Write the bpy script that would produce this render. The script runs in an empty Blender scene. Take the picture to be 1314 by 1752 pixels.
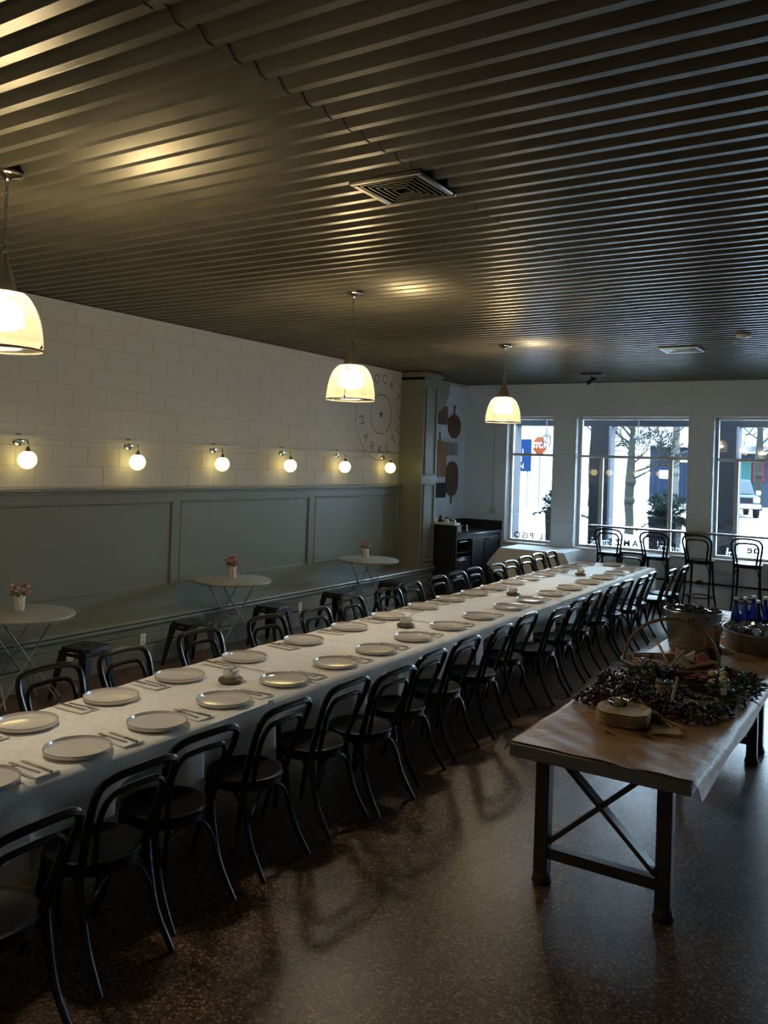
import bpy, math, random
from mathutils import Vector, Matrix, Euler
random.seed(7)
PI = math.pi
SC = bpy.context.scene
COL = SC.collection

# ------------------------------------------------------------------ camera
cam_d = bpy.data.cameras.new('camera')
cam = bpy.data.objects.new('camera', cam_d)
COL.objects.link(cam)
SC.camera = cam
cam_d.sensor_fit = 'VERTICAL'
cam_d.sensor_height = 36.0
cam_d.lens = 1441.738 / 1752 * 36.0
cam_d.shift_y = -107.581 / 1752
cam_d.clip_start = 0.05
cam_d.clip_end = 500
def cam_rot(pitch, roll, yaw):
    cy, sy, cp, sp, cr, sr = math.cos(yaw), math.sin(yaw), math.cos(pitch), math.sin(pitch), math.cos(roll), math.sin(roll)
    fw = Vector((sy * cp, cy * cp, -sp)); rt = Vector((cy, -sy, 0)); dn = fw.cross(rt)
    r2 = cr * rt + sr * dn; d2 = -sr * rt + cr * dn
    return Matrix((r2, -d2, -fw)).transposed()
m = cam_rot(-0.01452388, -0.03408056, -0.56089).to_4x4()
m.translation = (0, 0, 2.13)
cam.matrix_world = m

# ------------------------------------------------------------------ world, exposure
w = bpy.data.worlds.new('sky'); SC.world = w
w.use_nodes = True
nt = w.node_tree; nt.nodes.clear()
wo = nt.nodes.new('ShaderNodeOutputWorld'); wb = nt.nodes.new('ShaderNodeBackground')
tc = nt.nodes.new('ShaderNodeTexCoord'); sx = nt.nodes.new('ShaderNodeSeparateXYZ'); rp = nt.nodes.new('ShaderNodeValToRGB')
rp.color_ramp.elements[0].position = 0.0; rp.color_ramp.elements[0].color = (0.21, 0.275, 0.34, 1)
rp.color_ramp.elements[1].position = 1.0; rp.color_ramp.elements[1].color = (0.56, 0.78, 1.0, 1)
nt.links.new(tc.outputs['Generated'], sx.inputs[0]); nt.links.new(sx.outputs['Z'], rp.inputs[0])
nt.links.new(rp.outputs[0], wb.inputs['Color']); nt.links.new(wb.outputs[0], wo.inputs['Surface'])
SKY = 72.0           # overcast: the zenith about three times as bright as the horizon
wb.inputs['Strength'].default_value = SKY
SC.view_settings.view_transform = 'Standard'
SC.view_settings.look = 'None'
SC.view_settings.exposure = 0.0
SC.view_settings.gamma = 1.0
SC.view_settings.use_curve_mapping = False
SC.cycles.use_denoising = True
SC.cycles.sample_clamp_indirect = 40.0
SC.cycles.max_bounces = 10
SC.cycles.transparent_max_bounces = 16
BULB = 150.0      # pendant bulbs
GLOBE = 4.0       # frosted wall globes
WIN = [(-6.18, -5.29), (-4.90, -3.03), (-2.67, -0.78), (-0.42, 1.47), (1.83, 3.72)]
WZ0, WZ1 = 0.77, 3.02
for i, (x0, x1) in enumerate(WIN):          # sampling portals in the openings (emit nothing of their own)
    ld = bpy.data.lights.new('window_portal', 'AREA'); ld.shape = 'RECTANGLE'; ld.size = x1 - x0; ld.size_y = WZ1 - WZ0
    ld.cycles.is_portal = True
    lo = bpy.data.objects.new('window_portal', ld); COL.objects.link(lo)
    lo.location = ((x0 + x1) / 2, 14.28, (WZ0 + WZ1) / 2); lo.rotation_euler = (-PI / 2, 0, 0)

# ------------------------------------------------------------------ materials
def mat(name, col, rough=0.5, metal=0.0, spec=0.5, bump=0.0, bscale=60.0, var=0.0, vscale=8.0, coat=0.0, emit=None, estr=0.0, col2=None, aniso=None, trans=0.0, ior=1.45, sss=0.0):
    M_ = bpy.data.materials.new(name); M_.use_nodes = True
    n = M_.node_tree.nodes; l = M_.node_tree.links
    b = n['Principled BSDF']
    b.inputs['Base Color'].default_value = (*col, 1)
    b.inputs['Roughness'].default_value = rough
    b.inputs['Metallic'].default_value = metal
    b.inputs['Specular IOR Level'].default_value = spec
    b.inputs['Coat Weight'].default_value = coat
    b.inputs['IOR'].default_value = ior
    b.inputs['Transmission Weight'].default_value = trans
    if emit: b.inputs['Emission Color'].default_value = (*emit, 1); b.inputs['Emission Strength'].default_value = estr
    t = n.new('ShaderNodeTexCoord')
    if var or col2:
        nz = n.new('ShaderNodeTexNoise'); nz.inputs['Scale'].default_value = vscale; nz.inputs['Detail'].default_value = 5
        if aniso:
            mp = n.new('ShaderNodeMapping'); mp.inputs['Scale'].default_value = aniso
            l.new(t.outputs['Object'], mp.inputs[0]); l.new(mp.outputs[0], nz.inputs['Vector'])
        else: l.new(t.outputs['Object'], nz.inputs['Vector'])
        r = n.new('ShaderNodeValToRGB')
        c2 = col2 if col2 else tuple(max(0, c * (1 - var)) for c in col)
        c1 = col if col2 else tuple(min(1, c * (1 + var * .6)) for c in col)
        r.color_ramp.elements[0].position = 0.3; r.color_ramp.elements[0].color = (*c2, 1)
        r.color_ramp.elements[1].position = 0.7; r.color_ramp.elements[1].color = (*c1, 1)
        l.new(nz.outputs['Fac'], r.inputs[0]); l.new(r.outputs[0], b.inputs['Base Color'])
    if bump:
        nb = n.new('ShaderNodeTexNoise'); nb.inputs['Scale'].default_value = bscale; nb.inputs['Detail'].default_value = 4
        l.new(t.outputs['Object'], nb.inputs['Vector'])
        bp = n.new('ShaderNodeBump'); bp.inputs['Strength'].default_value = bump; bp.inputs['Distance'].default_value = 0.01
        l.new(nb.outputs['Fac'], bp.inputs['Height']); l.new(bp.outputs[0], b.inputs['Normal'])
    return M_

def mat_terrazzo():
    M_ = bpy.data.materials.new('terrazzo'); M_.use_nodes = True
    n = M_.node_tree.nodes; l = M_.node_tree.links; b = n['Principled BSDF']; b.inputs['Specular IOR Level'].default_value = .28
    t = n.new('ShaderNodeTexCoord')
    v = n.new('ShaderNodeTexVoronoi'); v.inputs['Scale'].default_value = 85; v.inputs['Randomness'].default_value = 1
    v2 = n.new('ShaderNodeTexVoronoi'); v2.feature = 'DISTANCE_TO_EDGE'; v2.inputs['Scale'].default_value = 85
    nz = n.new('ShaderNodeTexNoise'); nz.inputs['Scale'].default_value = 1.3; nz.inputs['Detail'].default_value = 6
    for q in (v, v2, nz): l.new(t.outputs['Object'], q.inputs['Vector'])
    s = n.new('ShaderNodeSeparateColor'); l.new(v.outputs['Color'], s.inputs[0])
    r = n.new('ShaderNodeValToRGB'); e = r.color_ramp.elements
    e[0].position = 0; e[0].color = (0.030, 0.015, 0.008, 1); e[1].position = 1; e[1].color = (0.40, 0.265, 0.155, 1)
    for p, c in ((.25, (0.064, 0.032, 0.017, 1)), (.5, (0.14, 0.074, 0.038, 1)), (.75, (0.205, 0.118, 0.066, 1))):
        k = e.new(p); k.color = c
    l.new(s.outputs[0], r.inputs[0])
    g = n.new('ShaderNodeMath'); g.operation = 'GREATER_THAN'; g.inputs[1].default_value = 0.06; l.new(v2.outputs['Distance'], g.inputs[0])
    mx = n.new('ShaderNodeMix'); mx.data_type = 'RGBA'; mx.inputs[6].default_value = (0.08, 0.042, 0.023, 1)
    l.new(g.outputs[0], mx.inputs[0]); l.new(r.outputs[0], mx.inputs[7])
    m2 = n.new('ShaderNodeMix'); m2.data_type = 'RGBA'; m2.blend_type = 'MULTIPLY'; m2.inputs[0].default_value = .5
    l.new(mx.outputs[2], m2.inputs[6]); l.new(nz.outputs['Fac'], m2.inputs[7]); l.new(m2.outputs[2], b.inputs['Base Color'])
    rr = n.new('ShaderNodeMapRange'); rr.inputs[3].default_value = .22; rr.inputs[4].default_value = .42
    l.new(nz.outputs['Fac'], rr.inputs[0]); l.new(rr.outputs[0], b.inputs['Roughness'])
    nb = n.new('ShaderNodeTexNoise'); nb.inputs['Scale'].default_value = 120; l.new(t.outputs['Object'], nb.inputs['Vector'])
    bp = n.new('ShaderNodeBump'); bp.inputs['Strength'].default_value = .12; bp.inputs['Distance'].default_value = .01
    l.new(nb.outputs['Fac'], bp.inputs['Height']); l.new(bp.outputs[0], b.inputs['Normal'])
    return M_

def mat_glass(name, tint=(0.97, 0.99, 0.985), boost=1.0):
    M_ = bpy.data.materials.new(name); M_.use_nodes = True
    n = M_.node_tree.nodes; l = M_.node_tree.links; n.remove(n['Principled BSDF']); o = n['Material Output']
    tr = n.new('ShaderNodeBsdfTransparent'); tr.inputs[0].default_value = (*tint, 1)
    gl = n.new('ShaderNodeBsdfGlossy'); gl.inputs['Roughness'].default_value = 0.01
    fr = n.new('ShaderNodeFresnel'); fr.inputs[0].default_value = 1.5
    mu = n.new('ShaderNodeMath'); mu.operation = 'MULTIPLY'; mu.inputs[1].default_value = boost; mu.use_clamp = True
    mx = n.new('ShaderNodeMixShader'); l.new(fr.outputs[0], mu.inputs[0]); l.new(mu.outputs[0], mx.inputs[0])
    l.new(tr.outputs[0], mx.inputs[1]); l.new(gl.outputs[0], mx.inputs[2]); l.new(mx.outputs[0], o.inputs[0])
    return M_

def mat_shade():                                   # ribbed prismatic glass of the pendants
    M_ = bpy.data.materials.new('ribbed_glass'); M_.use_nodes = True
    n = M_.node_tree.nodes; l = M_.node_tree.links; n.remove(n['Principled BSDF']); o = n['Material Output']
    tr = n.new('ShaderNodeBsdfTransparent'); tr.inputs[0].default_value = (1, .93, .78, 1)
    tl = n.new('ShaderNodeBsdfTranslucent'); tl.inputs[0].default_value = (1, .90, .68, 1)
    gl = n.new('ShaderNodeBsdfGlossy'); gl.inputs['Roughness'].default_value = .12
    a = n.new('ShaderNodeMixShader'); a.inputs[0].default_value = .030; l.new(tr.outputs[0], a.inputs[1]); l.new(tl.outputs[0], a.inputs[2])
    b = n.new('ShaderNodeMixShader'); b.inputs[0].default_value = .06; l.new(a.outputs[0], b.inputs[1]); l.new(gl.outputs[0], b.inputs[2])
    l.new(b.outputs[0], o.inputs[0])
    return M_

M = dict(
    wall=mat('wall_paint', (.55, .53, .475), .55, bump=.10, bscale=90),
    lit_wall=mat('lit_wall_paint', (.66, .77, .87), .5, bump=.10, bscale=90),  # white wall with bluish window glare and daylight put into its colour
    grout=mat('wall_joint_paint', (.53, .51, .455), .6),
    sage=mat('sage_paint', (.195, .205, .170), .34, bump=.05, bscale=40),
    ceil=mat('ceiling_metal', (.155, .143, .110), .36, metal=.4, bump=.06, bscale=30, var=.22, vscale=2.5),
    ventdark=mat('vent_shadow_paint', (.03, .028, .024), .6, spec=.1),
    dark=mat('roof_dark', (.02, .02, .02), .9),
    floor=mat_terrazzo(),
    frame=mat('window_frame_paint', (.62, .64, .65), .35),
    glass=mat_glass('window_glass', boost=1.6),
    clear=mat_glass('clear_glass', (.93, .95, .95), 1.5),
    black=mat('black_lacquer', (.005, .005, .006), .25, spec=.45),
    seatblack=mat('black_seat', (.005, .005, .006), .35, spec=.12),
    blackmetal=mat('black_metal', (.012, .012, .013), .38, spec=.4),
    cloth=mat('linen_cloth', (.80, .76, .69), .85, spec=.2, bump=.18, bscale=500, var=.08, vscale=30),
    cloth2=mat('pale_cloth', (.78, .79, .80), .8, spec=.2, bump=.1, bscale=300),
    napkin=mat('napkin_linen', (.74, .70, .64), .85, spec=.2, bump=.2, bscale=400),
    plate=mat('stoneware', (.64, .585, .53), .11, spec=.6, coat=.3),
    rim=mat('stoneware_rim', (.16, .10, .065), .3),
    steel=mat('steel', (.48, .45, .42), .28, metal=1),
    chrome=mat('chrome', (.72, .70, .67), .10, metal=1),
    nickel=mat('brushed_nickel', (.30, .27, .23), .42, metal=.85),
    shade=mat_shade(),
    bulb=mat('bulb', (1, .9, .7), .5, emit=(1, .89, .70), estr=BULB),
    globe=mat('frosted_globe', (.9, .88, .8), .4, emit=(1, .79, .26), estr=GLOBE),
    wood=mat('board_wood', (.20, .135, .095), .75, spec=.15, col2=(.14, .09, .06), vscale=6, aniso=(1, 1, .12)),
    wood2=mat('pale_board_wood', (.40, .25, .16), .75, spec=.15, col2=(.30, .18, .11), vscale=6, aniso=(1, 1, .12)),
    wood3=mat('dark_board_wood', (.19, .115, .08), .75, spec=.15, col2=(.13, .08, .055), vscale=6, aniso=(1, 1, .12)),
    slate=mat('slate', (.035, .038, .04), .7, spec=.2),
    greyboard=mat('grey_board', (.30, .31, .29), .6),
    white=mat('white_paint', (.78, .77, .74), .4),
    paper=mat('kraft_paper', (.44, .255, .115), .42, spec=.25, bump=.5, bscale=14, var=.1, vscale=4),
    iron=mat('dark_iron', (.035, .028, .024), .45, metal=.3, bump=.1, bscale=40),
    tabmetal=mat('table_edge_metal', (.16, .15, .14), .4, metal=.6),
    galv=mat('galvanized', (.33, .34, .34), .36, metal=.8, var=.25, vscale=14),
    ink=mat('mural_ink', (.09, .088, .085), .7),
    vinyl=mat('window_vinyl', (0.0774, 0.0800, 0.0800), .6, spec=.05),
    pot=mat('cream_ceramic', (.66, .61, .51), .3),
    bowl=mat('white_ceramic', (.70, .66, .60), .2),
    coaster=mat('dark_coaster', (.13, .085, .055), .5),
    bistro=mat('bistro_metal', (.34, .34, .31), .35, metal=.2),
    outwhite=mat('outdoor_white', (.20, .20, .20), .6, spec=.05),
    outwhite0=mat('outdoor_white_b', (0.0903, 0.0903, 0.0903), .6, spec=.05),
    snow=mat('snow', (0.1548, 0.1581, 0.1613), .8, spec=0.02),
    ground_shade=mat('ground_shade_paint', (.016, .026, .034), .8, spec=.02, var=.25, vscale=.6),  # blue shade on the ground, put into the colour
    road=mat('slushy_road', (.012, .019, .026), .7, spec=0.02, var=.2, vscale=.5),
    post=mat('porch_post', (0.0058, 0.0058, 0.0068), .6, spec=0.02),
    postw=mat('sign_post_and_lit_side', (0.0452, 0.0452, 0.0516), .5, spec=0.02),  # pale sign posts, and the porch posts' sunlit side put into colour
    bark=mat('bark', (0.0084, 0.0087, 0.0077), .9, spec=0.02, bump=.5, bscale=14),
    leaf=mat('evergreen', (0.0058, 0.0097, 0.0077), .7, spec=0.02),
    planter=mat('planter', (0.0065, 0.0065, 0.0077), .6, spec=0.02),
    blue=mat('blue_sign', (0.0016, 0.0065, 0.0219), .5, spec=0.02),
    red=mat('stop_red', (0.0645, 0.0129, 0.0045), .5, spec=0.02),
    shed=mat('shed_blue', (0.0039, 0.0065, 0.0129), .7, spec=0.02),
    shop=mat('shop_front', (0.0077, 0.0116, 0.0181), .7, spec=0.02),
    teal=mat('teal_panel', (0.0103, 0.0290, 0.0290), .5, spec=0.02),
    redp=mat('red_panel', (0.0387, 0.0065, 0.0084), .5, spec=0.02),
    car=mat('truck_paint', (0.0077, 0.0142, 0.0245), .4, spec=.08),
    carglass=mat('truck_glass', (0.0026, 0.0052, 0.0084), .3, spec=.1),
    tyre=mat('tyre', (0.0039, 0.0039, 0.0045), .8, spec=.02),
)

# ------------------------------------------------------------------ mesh builder
class MB:
    def __init__(s): s.v = []; s.f = []
    def add(s, vs, fs):
        o = len(s.v); s.v += [tuple(p) for p in vs]; s.f += [tuple(i + o for i in f) for f in fs]; return s
    def box(s, x0, x1, y0, y1, z0, z1, c=0.0):
        if x0 > x1: x0, x1 = x1, x0
        if y0 > y1: y0, y1 = y1, y0
        if z0 > z1: z0, z1 = z1, z0
        c = min(c, (x1 - x0) * .45, (y1 - y0) * .45, (z1 - z0) * .45)
        if c <= 0:
            return s.add([(x0, y0, z0), (x1, y0, z0), (x1, y1, z0), (x0, y1, z0), (x0, y0, z1), (x1, y0, z1), (x1, y1, z1), (x0, y1, z1)],
                         [(3, 2, 1, 0), (4, 5, 6, 7), (0, 1, 5, 4), (1, 2, 6, 5), (2, 3, 7, 6), (3, 0, 4, 7)])
        X, Y, Z = (x0, x1), (y0, y1), (z0, z1); vs = []; ix = {}
        for i in (0, 1):
            for j in (0, 1):
                for k in (0, 1):
                    sg = (1 - 2 * i, 1 - 2 * j, 1 - 2 * k)
                    for a in range(3):
                        p = [X[i] + sg[0] * c, Y[j] + sg[1] * c, Z[k] + sg[2] * c]; p[a] = (X[i], Y[j], Z[k])[a]
                        ix[i, j, k, a] = len(vs); vs.append(p)
        fs = []
        q = [(0, 0), (1, 0), (1, 1), (0, 1)]
        def key(a, s_, u, v_):
            b, d = [t for t in range(3) if t != a]; t = [0, 0, 0]; t[a] = s_; t[b] = u; t[d] = v_; return t
        for a in range(3):
            for s_ in (0, 1):
                f = [ix[(*key(a, s_, u, v_), a)] for u, v_ in q]
                fs.append(f if (s_ == 1) != (a == 1) else f[::-1])
        for a in range(3):
            b, d = [t for t in range(3) if t != a]
            for u in (0, 1):
                for v_ in (0, 1):
                    k0 = key(a, 0, u, v_); k1 = key(a, 1, u, v_)
                    fs.append([ix[(*k0, b)], ix[(*k1, b)], ix[(*k1, d)], ix[(*k0, d)]])
        for i in (0, 1):
            for j in (0, 1):
                for k in (0, 1): fs.append([ix[i, j, k, a] for a in range(3)])
        return s.add(vs, fs)
    def bar(s, a, b, w_, h_, up=(0, 0, 1)):             # rectangular bar between two points
        a, b = Vector(a), Vector(b); d = (b - a).normalized(); up = Vector(up)
        if abs(d.dot(up)) > .98: up = Vector((0, 1, 0))
        x = d.cross(up).normalized() * w_ / 2; y = x.cross(d).normalized() * h_ / 2
        vs = [p + i * x + j * y for p in (a, b) for i, j in ((-1, -1), (1, -1), (1, 1), (-1, 1))]
        return s.add(vs, [(0, 1, 2, 3), (7, 6, 5, 4), (0, 4, 5, 1), (1, 5, 6, 2), (2, 6, 7, 3), (3, 7, 4, 0)])
    def tube(s, pts, r, n=8, closed=False, cap=True):
        P = [Vector(p) for p in pts]; N = len(P)
        R = r if isinstance(r, (list, tuple)) else [r] * N
        T = []
        for i in range(N):
            if closed: t = P[(i + 1) % N] - P[i - 1]
            else: t = P[min(i + 1, N - 1)] - P[max(i - 1, 0)]
            T.append(t.normalized() if t.length > 1e-9 else Vector((0, 0, 1)))
        u = T[0].orthogonal().normalized(); rings = []; vs = []
        for i in range(N):
            u = (u - T[i] * u.dot(T[i]))
            u = u.normalized() if u.length > 1e-6 else T[i].orthogonal().normalized()
            w_ = T[i].cross(u)
            for k in range(n):
                a = 2 * PI * k / n; vs.append(P[i] + R[i] * (math.cos(a) * u + math.sin(a) * w_))
        fs = []
        for i in range(N if closed else N - 1):
            a, b = i * n, ((i + 1) % N) * n
            sh = 0
            if closed and i == N - 1:
                best = min(range(n), key=lambda t: (Vector(vs[a]) - Vector(vs[b + t])).length); sh = best
            for k in range(n):
                fs.append((a + k, a + (k + 1) % n, b + (k + 1 + sh) % n, b + (k + sh) % n))
        if cap and not closed: fs.append(tuple(range(n))[::-1]); fs.append(tuple((N - 1) * n + k for k in range(n)))
        return s.add(vs, fs)
    def lathe(s, prof, n=24, c=(0, 0, 0), rib=0.0, sc=(1, 1)):
        vs = []; fs = []; idx = []
        for r, z in prof:
            if r < 1e-5: idx.append([len(vs)]); vs.append((c[0], c[1], c[2] + z))
            else:
                row = []
                for k in range(n):
                    a = 2 * PI * k / n; rr = r * (1 + (rib if k % 2 else 0))
                    row.append(len(vs)); vs.append((c[0] + rr * math.cos(a) * sc[0], c[1] + rr * math.sin(a) * sc[1], c[2] + z))
                idx.append(row)
        for A, B in zip(idx, idx[1:]):
            for k in range(n):
                a0, a1, b0, b1 = A[k % len(A)], A[(k + 1) % len(A)], B[k % len(B)], B[(k + 1) % len(B)]
                f = []
                for t in (a0, a1, b1, b0):
                    if t not in f: f.append(t)
                if len(f) > 2: fs.append(f)
        return s.add(vs, fs)
    def ball(s, c, r, n=10, m_=6, sc=(1, 1, 1)):
        prof = [(math.sin(PI * i / m_), -math.cos(PI * i / m_)) for i in range(m_ + 1)]
        b = MB().lathe(prof, n)
        return s.add([(c[0] + r * sc[0] * x, c[1] + r * sc[1] * y, c[2] + r * sc[2] * z) for x, y, z in b.v], b.f)
    def prism(s, poly, z0, z1):                        # polygon in xy extruded in z
        n = len(poly); vs = [(x, y, z0) for x, y in poly] + [(x, y, z1) for x, y in poly]
        return s.add(vs, [tuple(range(n))[::-1], tuple(range(n, 2 * n))] + [(i, (i + 1) % n, n + (i + 1) % n, n + i) for i in range(n)])
    def grid(s, fn, nu, nv):
        vs = [fn(i / nu, j / nv) for i in range(nu + 1) for j in range(nv + 1)]
        return s.add(vs, [(i * (nv + 1) + j, (i + 1) * (nv + 1) + j, (i + 1) * (nv + 1) + j + 1, i * (nv + 1) + j + 1) for i in range(nu) for j in range(nv)])
    def xf(s, fn): s.v = [tuple(fn(*p)) for p in s.v]; return s
    def mesh(s, name, mt, smooth=True, angle=0.75):
        me = bpy.data.meshes.new(name); me.from_pydata(s.v, [], s.f); me.update()
        import bmesh
        b = bmesh.new(); b.from_mesh(me); bmesh.ops.recalc_face_normals(b, faces=b.faces); b.to_mesh(me); b.free()
        me.materials.append(mt)
        if smooth:
            me.polygons.foreach_set('use_smooth', [True] * len(me.polygons)); me.set_sharp_from_angle(angle=angle)
        return me
    def build(s, name, mt, parent=None, loc=(0, 0, 0), smooth=True, angle=0.75, label=None):
        return link(name, s.mesh(name, mt, smooth, angle), parent, loc, label)

def link(name, data, parent=None, loc=(0, 0, 0), label=None, rot=(0, 0, 0), scale=(1, 1, 1)):
    o = bpy.data.objects.new(name, data); COL.objects.link(o); o.location = loc; o.rotation_euler = rot; o.scale = scale
    if parent: o.parent = parent
    if label: o['label'] = label
    return o
def tag(o, label, cat, group=None, kind=None):
    o['label'] = label; o['category'] = cat
    if group: o['group'] = group
    if kind: o['kind'] = kind
    return o
def thing(name, label, cat, loc=(0, 0, 0), rz=0.0, group=None):
    o = bpy.data.objects.new(name, None); COL.objects.link(o); o.empty_display_size = .1
    o.location = loc; o.rotation_euler = (0, 0, rz)
    return tag(o, label, cat, group)
def struct(o): o['kind'] = 'structure'; return o
def stuff(o): o['kind'] = 'stuff'; return o
KIDS = {}
def copy_tree(o, parent=None):
    c = o.copy(); COL.objects.link(c)
    if parent: c.parent = parent
    for ch in list(o.children): copy_tree(ch, c)
    return c
def place(proto, first, label, loc, rz=0.0, group=None):
    o = proto if first else copy_tree(proto)
    o.location = loc; o.rotation_euler = (0, 0, rz); o['label'] = label
    if group: o['group'] = group
    return o
ORD = ['first', 'second', 'third', 'fourth', 'fifth', 'sixth', 'seventh', 'eighth', 'ninth', 'tenth', 'eleventh', 'twelfth', 'thirteenth',
       'fourteenth', 'fifteenth', 'sixteenth', 'seventeenth', 'eighteenth', 'nineteenth', 'twentieth', 'twenty-first']
def rrect(w_, h_, r, n=4):
    out = []
    for cx, cy, a0 in ((w_ / 2 - r, h_ / 2 - r, 0), (-w_ / 2 + r, h_ / 2 - r, 90), (-w_ / 2 + r, -h_ / 2 + r, 180), (w_ / 2 - r, -h_ / 2 + r, 270)):
        for k in range(n + 1):
            a = math.radians(a0 + 90 * k / n); out.append((cx + r * math.cos(a), cy + r * math.sin(a)))
    return out
def smoothpath(P, n=6):                                 # Catmull-Rom
    P = [Vector(p) for p in P]; out = []
    for i in range(len(P) - 1):
        p0, p1, p2, p3 = P[max(i - 1, 0)], P[i], P[i + 1], P[min(i + 2, len(P) - 1)]
        for k in range(n):
            t = k / n
            out.append(.5 * ((2 * p1) + (p2 - p0) * t + (2 * p0 - 5 * p1 + 4 * p2 - p3) * t * t + (3 * p1 - p0 - 3 * p2 + p3) * t ** 3))
    out.append(P[-1]); return out

# ================================================================== THE ROOM
XL, YB, YF, XR, ZC = -7.0, 13.95, -3.2, 4.2, 3.58
struct(MB().box(XL - .3, XR + .3, YF - .3, YB + .4, -.25, 0).build('floor', M['floor']))
# left wall: core with painted concrete blocks standing a few millimetres proud
wl = struct(MB().box(XL - .25, XL - .004, YF - .25, YB + .35, 0, ZC).build('wall_left', M['grout'], smooth=False))
block_me = MB().box(-.003, .012, -.1985, .1985, -.0985, .0985, .0035).mesh('block', M['wall'], smooth=False)
lit_block_me = MB().box(-.003, .012, -.1985, .1985, -.0985, .0985, .0035).mesh('block', M['lit_wall'], smooth=False)  # blocks past the pilaster, strong daylight put into their paler colour
rest = MB()
for r_ in range(9):
    zc = ZC - .1 - .2 * r_ - .008
    off = .2 if r_ % 2 else 0.0
    y = 3.97 + off
    while y - .2 < YB - .02:
        y0, y1 = max(y - .2, 3.77), min(y + .2, YB)
        if not (11.66 < (y0 + y1) / 2 < 12.04) and y1 - y0 > .03:
            o = link('block', block_me if y < 12 else lit_block_me, wl, (XL - .012 + random.uniform(-.0008, .0012), (y0 + y1) / 2, zc), scale=(1, (y1 - y0) / .4, 1))
        y += .4
    rest.box(XL - .01, XL, YF, 3.768, zc - .0985, zc + .0985)
stuff(rest.build('block_rest', M['wall'], wl, smooth=False))
struct(MB().box(XL - .01, XL - .001, 12.08, YB, 0, ZC - 1.81).build('trim_5', M['lit_wall'], smooth=False))  # lower wall past the pilaster, daylight in its paler colour
struct(MB().box(XL, XL + .018, YF, 11.6, ZC - .055, ZC - .006, .004).box(XL, XL + .018, 12.1, YB, ZC - .055, ZC - .006, .004).build('trim_3', M['wall']))
# raceway that carries the sconces
struct(MB().box(XL - .002, XL + .028, YF, 11.6, 2.225, 2.262, .008).build('trim_4', M['wall']))
# window wall
WT = .34
wbk = MB()
xs = [XL - .25] + [t for p in WIN for t in p] + [XR + .25]
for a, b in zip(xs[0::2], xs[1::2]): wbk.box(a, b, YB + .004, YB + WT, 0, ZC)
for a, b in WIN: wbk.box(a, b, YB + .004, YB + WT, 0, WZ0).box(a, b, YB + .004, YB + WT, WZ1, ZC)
wbo = struct(wbk.build('wall_back', M['lit_wall'], smooth=False))
blockx = MB().box(-.1985, .1985, -.012, .003, -.0985, .0985, .0035).mesh('block', M['lit_wall'], smooth=False)
for r_ in range(18):
    zc = ZC - .1 - .2 * r_ - .008
    if zc < .05: break
    off = .2 if r_ % 2 else 0
    segs = [(XL, XR)]
    if zc + .08 > WZ0 and zc - .08 < WZ1: segs = list(zip([XL] + [p[1] for p in WIN], [p[0] for p in WIN] + [XR]))
    for a, b in segs:
        if b - a < .45 and a < 1: x = a + .19 - off * .45
        else: x = math.floor(a / .4) * .4 + off
        a_ = a; 
        while x - .2 < b:
            x0, x1 = max(x - .2, a), min(x + .2, b)
            if x1 - x0 > .05 and x1 < -.3:
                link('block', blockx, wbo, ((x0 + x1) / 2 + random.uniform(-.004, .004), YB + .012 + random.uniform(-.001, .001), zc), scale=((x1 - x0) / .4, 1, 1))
            x += .4
# broken brick edges that catch the daylight on the left jambs
for (x0, x1) in WIN[1:3]:
    eb = MB(); z = WZ0 + .02
    while z < WZ1 - .05:
        hh = random.uniform(.085, .125); d = random.uniform(.004, .02)
        eb.box(x0 - .03, x0 + d, YB - .012 - random.uniform(0, .012), YB + .05, z, min(z + hh - .02, WZ1), .008); z += hh
    stuff(eb.build('brick_edge', M['lit_wall'], wbo))
struct(MB().box(XR, XR + .25, YF - .25, YB + .35, 0, ZC).build('wall_right', M['lit_wall'], smooth=False))  # unseen right and front walls, made paler to bounce more fill light
struct(MB().box(XL, XR, YF - .25, YF, 0, ZC).build('wall_front', M['lit_wall'], smooth=False))
# ceiling: dark roof above corrugated metal sheets
ceil = struct(MB().box(XL - .25, XR + .25, YF - .25, YB + .35, ZC + .06, ZC + .3).box(XL - .25, XL - .2, YF, YB, ZC, ZC + .06).box(XL - .25, XR + .25, YB + .02, YB + .35, ZC, ZC + .06).box(XL - .25, XR + .25, YF - .25, YF - .05, ZC, ZC + .06).build('ceiling', M['dark'], smooth=False))
PITCH = .1443
def sheet(x0, x1, n):
    prof = [(.004, 0), (.042, 0), (.058, .038), (.104, .038)]
    pts = [(k * PITCH + a, z) for k in range(n) for a, z in prof] + [(n * PITCH + .004, 0), (n * PITCH + .006, 0)]
    b = MB(); N = len(pts)
    b.v = [(x0, y, z) for y, z in pts] + [(x1, y, z) for y, z in pts] + [(x0, y, z + .003) for y, z in pts] + [(x1, y, z + .003) for y, z in pts]
    for i in range(N - 1):
        b.f.append((i, i + 1, N + i + 1, N + i)); b.f.append((2 * N + i, 3 * N + i, 3 * N + i + 1, 2 * N + i + 1))
        b.f.append((N + i, N + i + 1, 3 * N + i + 1, 3 * N + i)); b.f.append((i, 2 * N + i, 2 * N + i + 1, i + 1))
    return b.mesh('panel', M['ceil'], smooth=False)
LAP = -2.135
sA, sB = sheet(XL - .18, LAP, 6), sheet(LAP - .04, XR + .02, 6)
y0 = 2.71 - math.ceil((2.71 - YF) / (6 * PITCH)) * 6 * PITCH
k = 0
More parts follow.
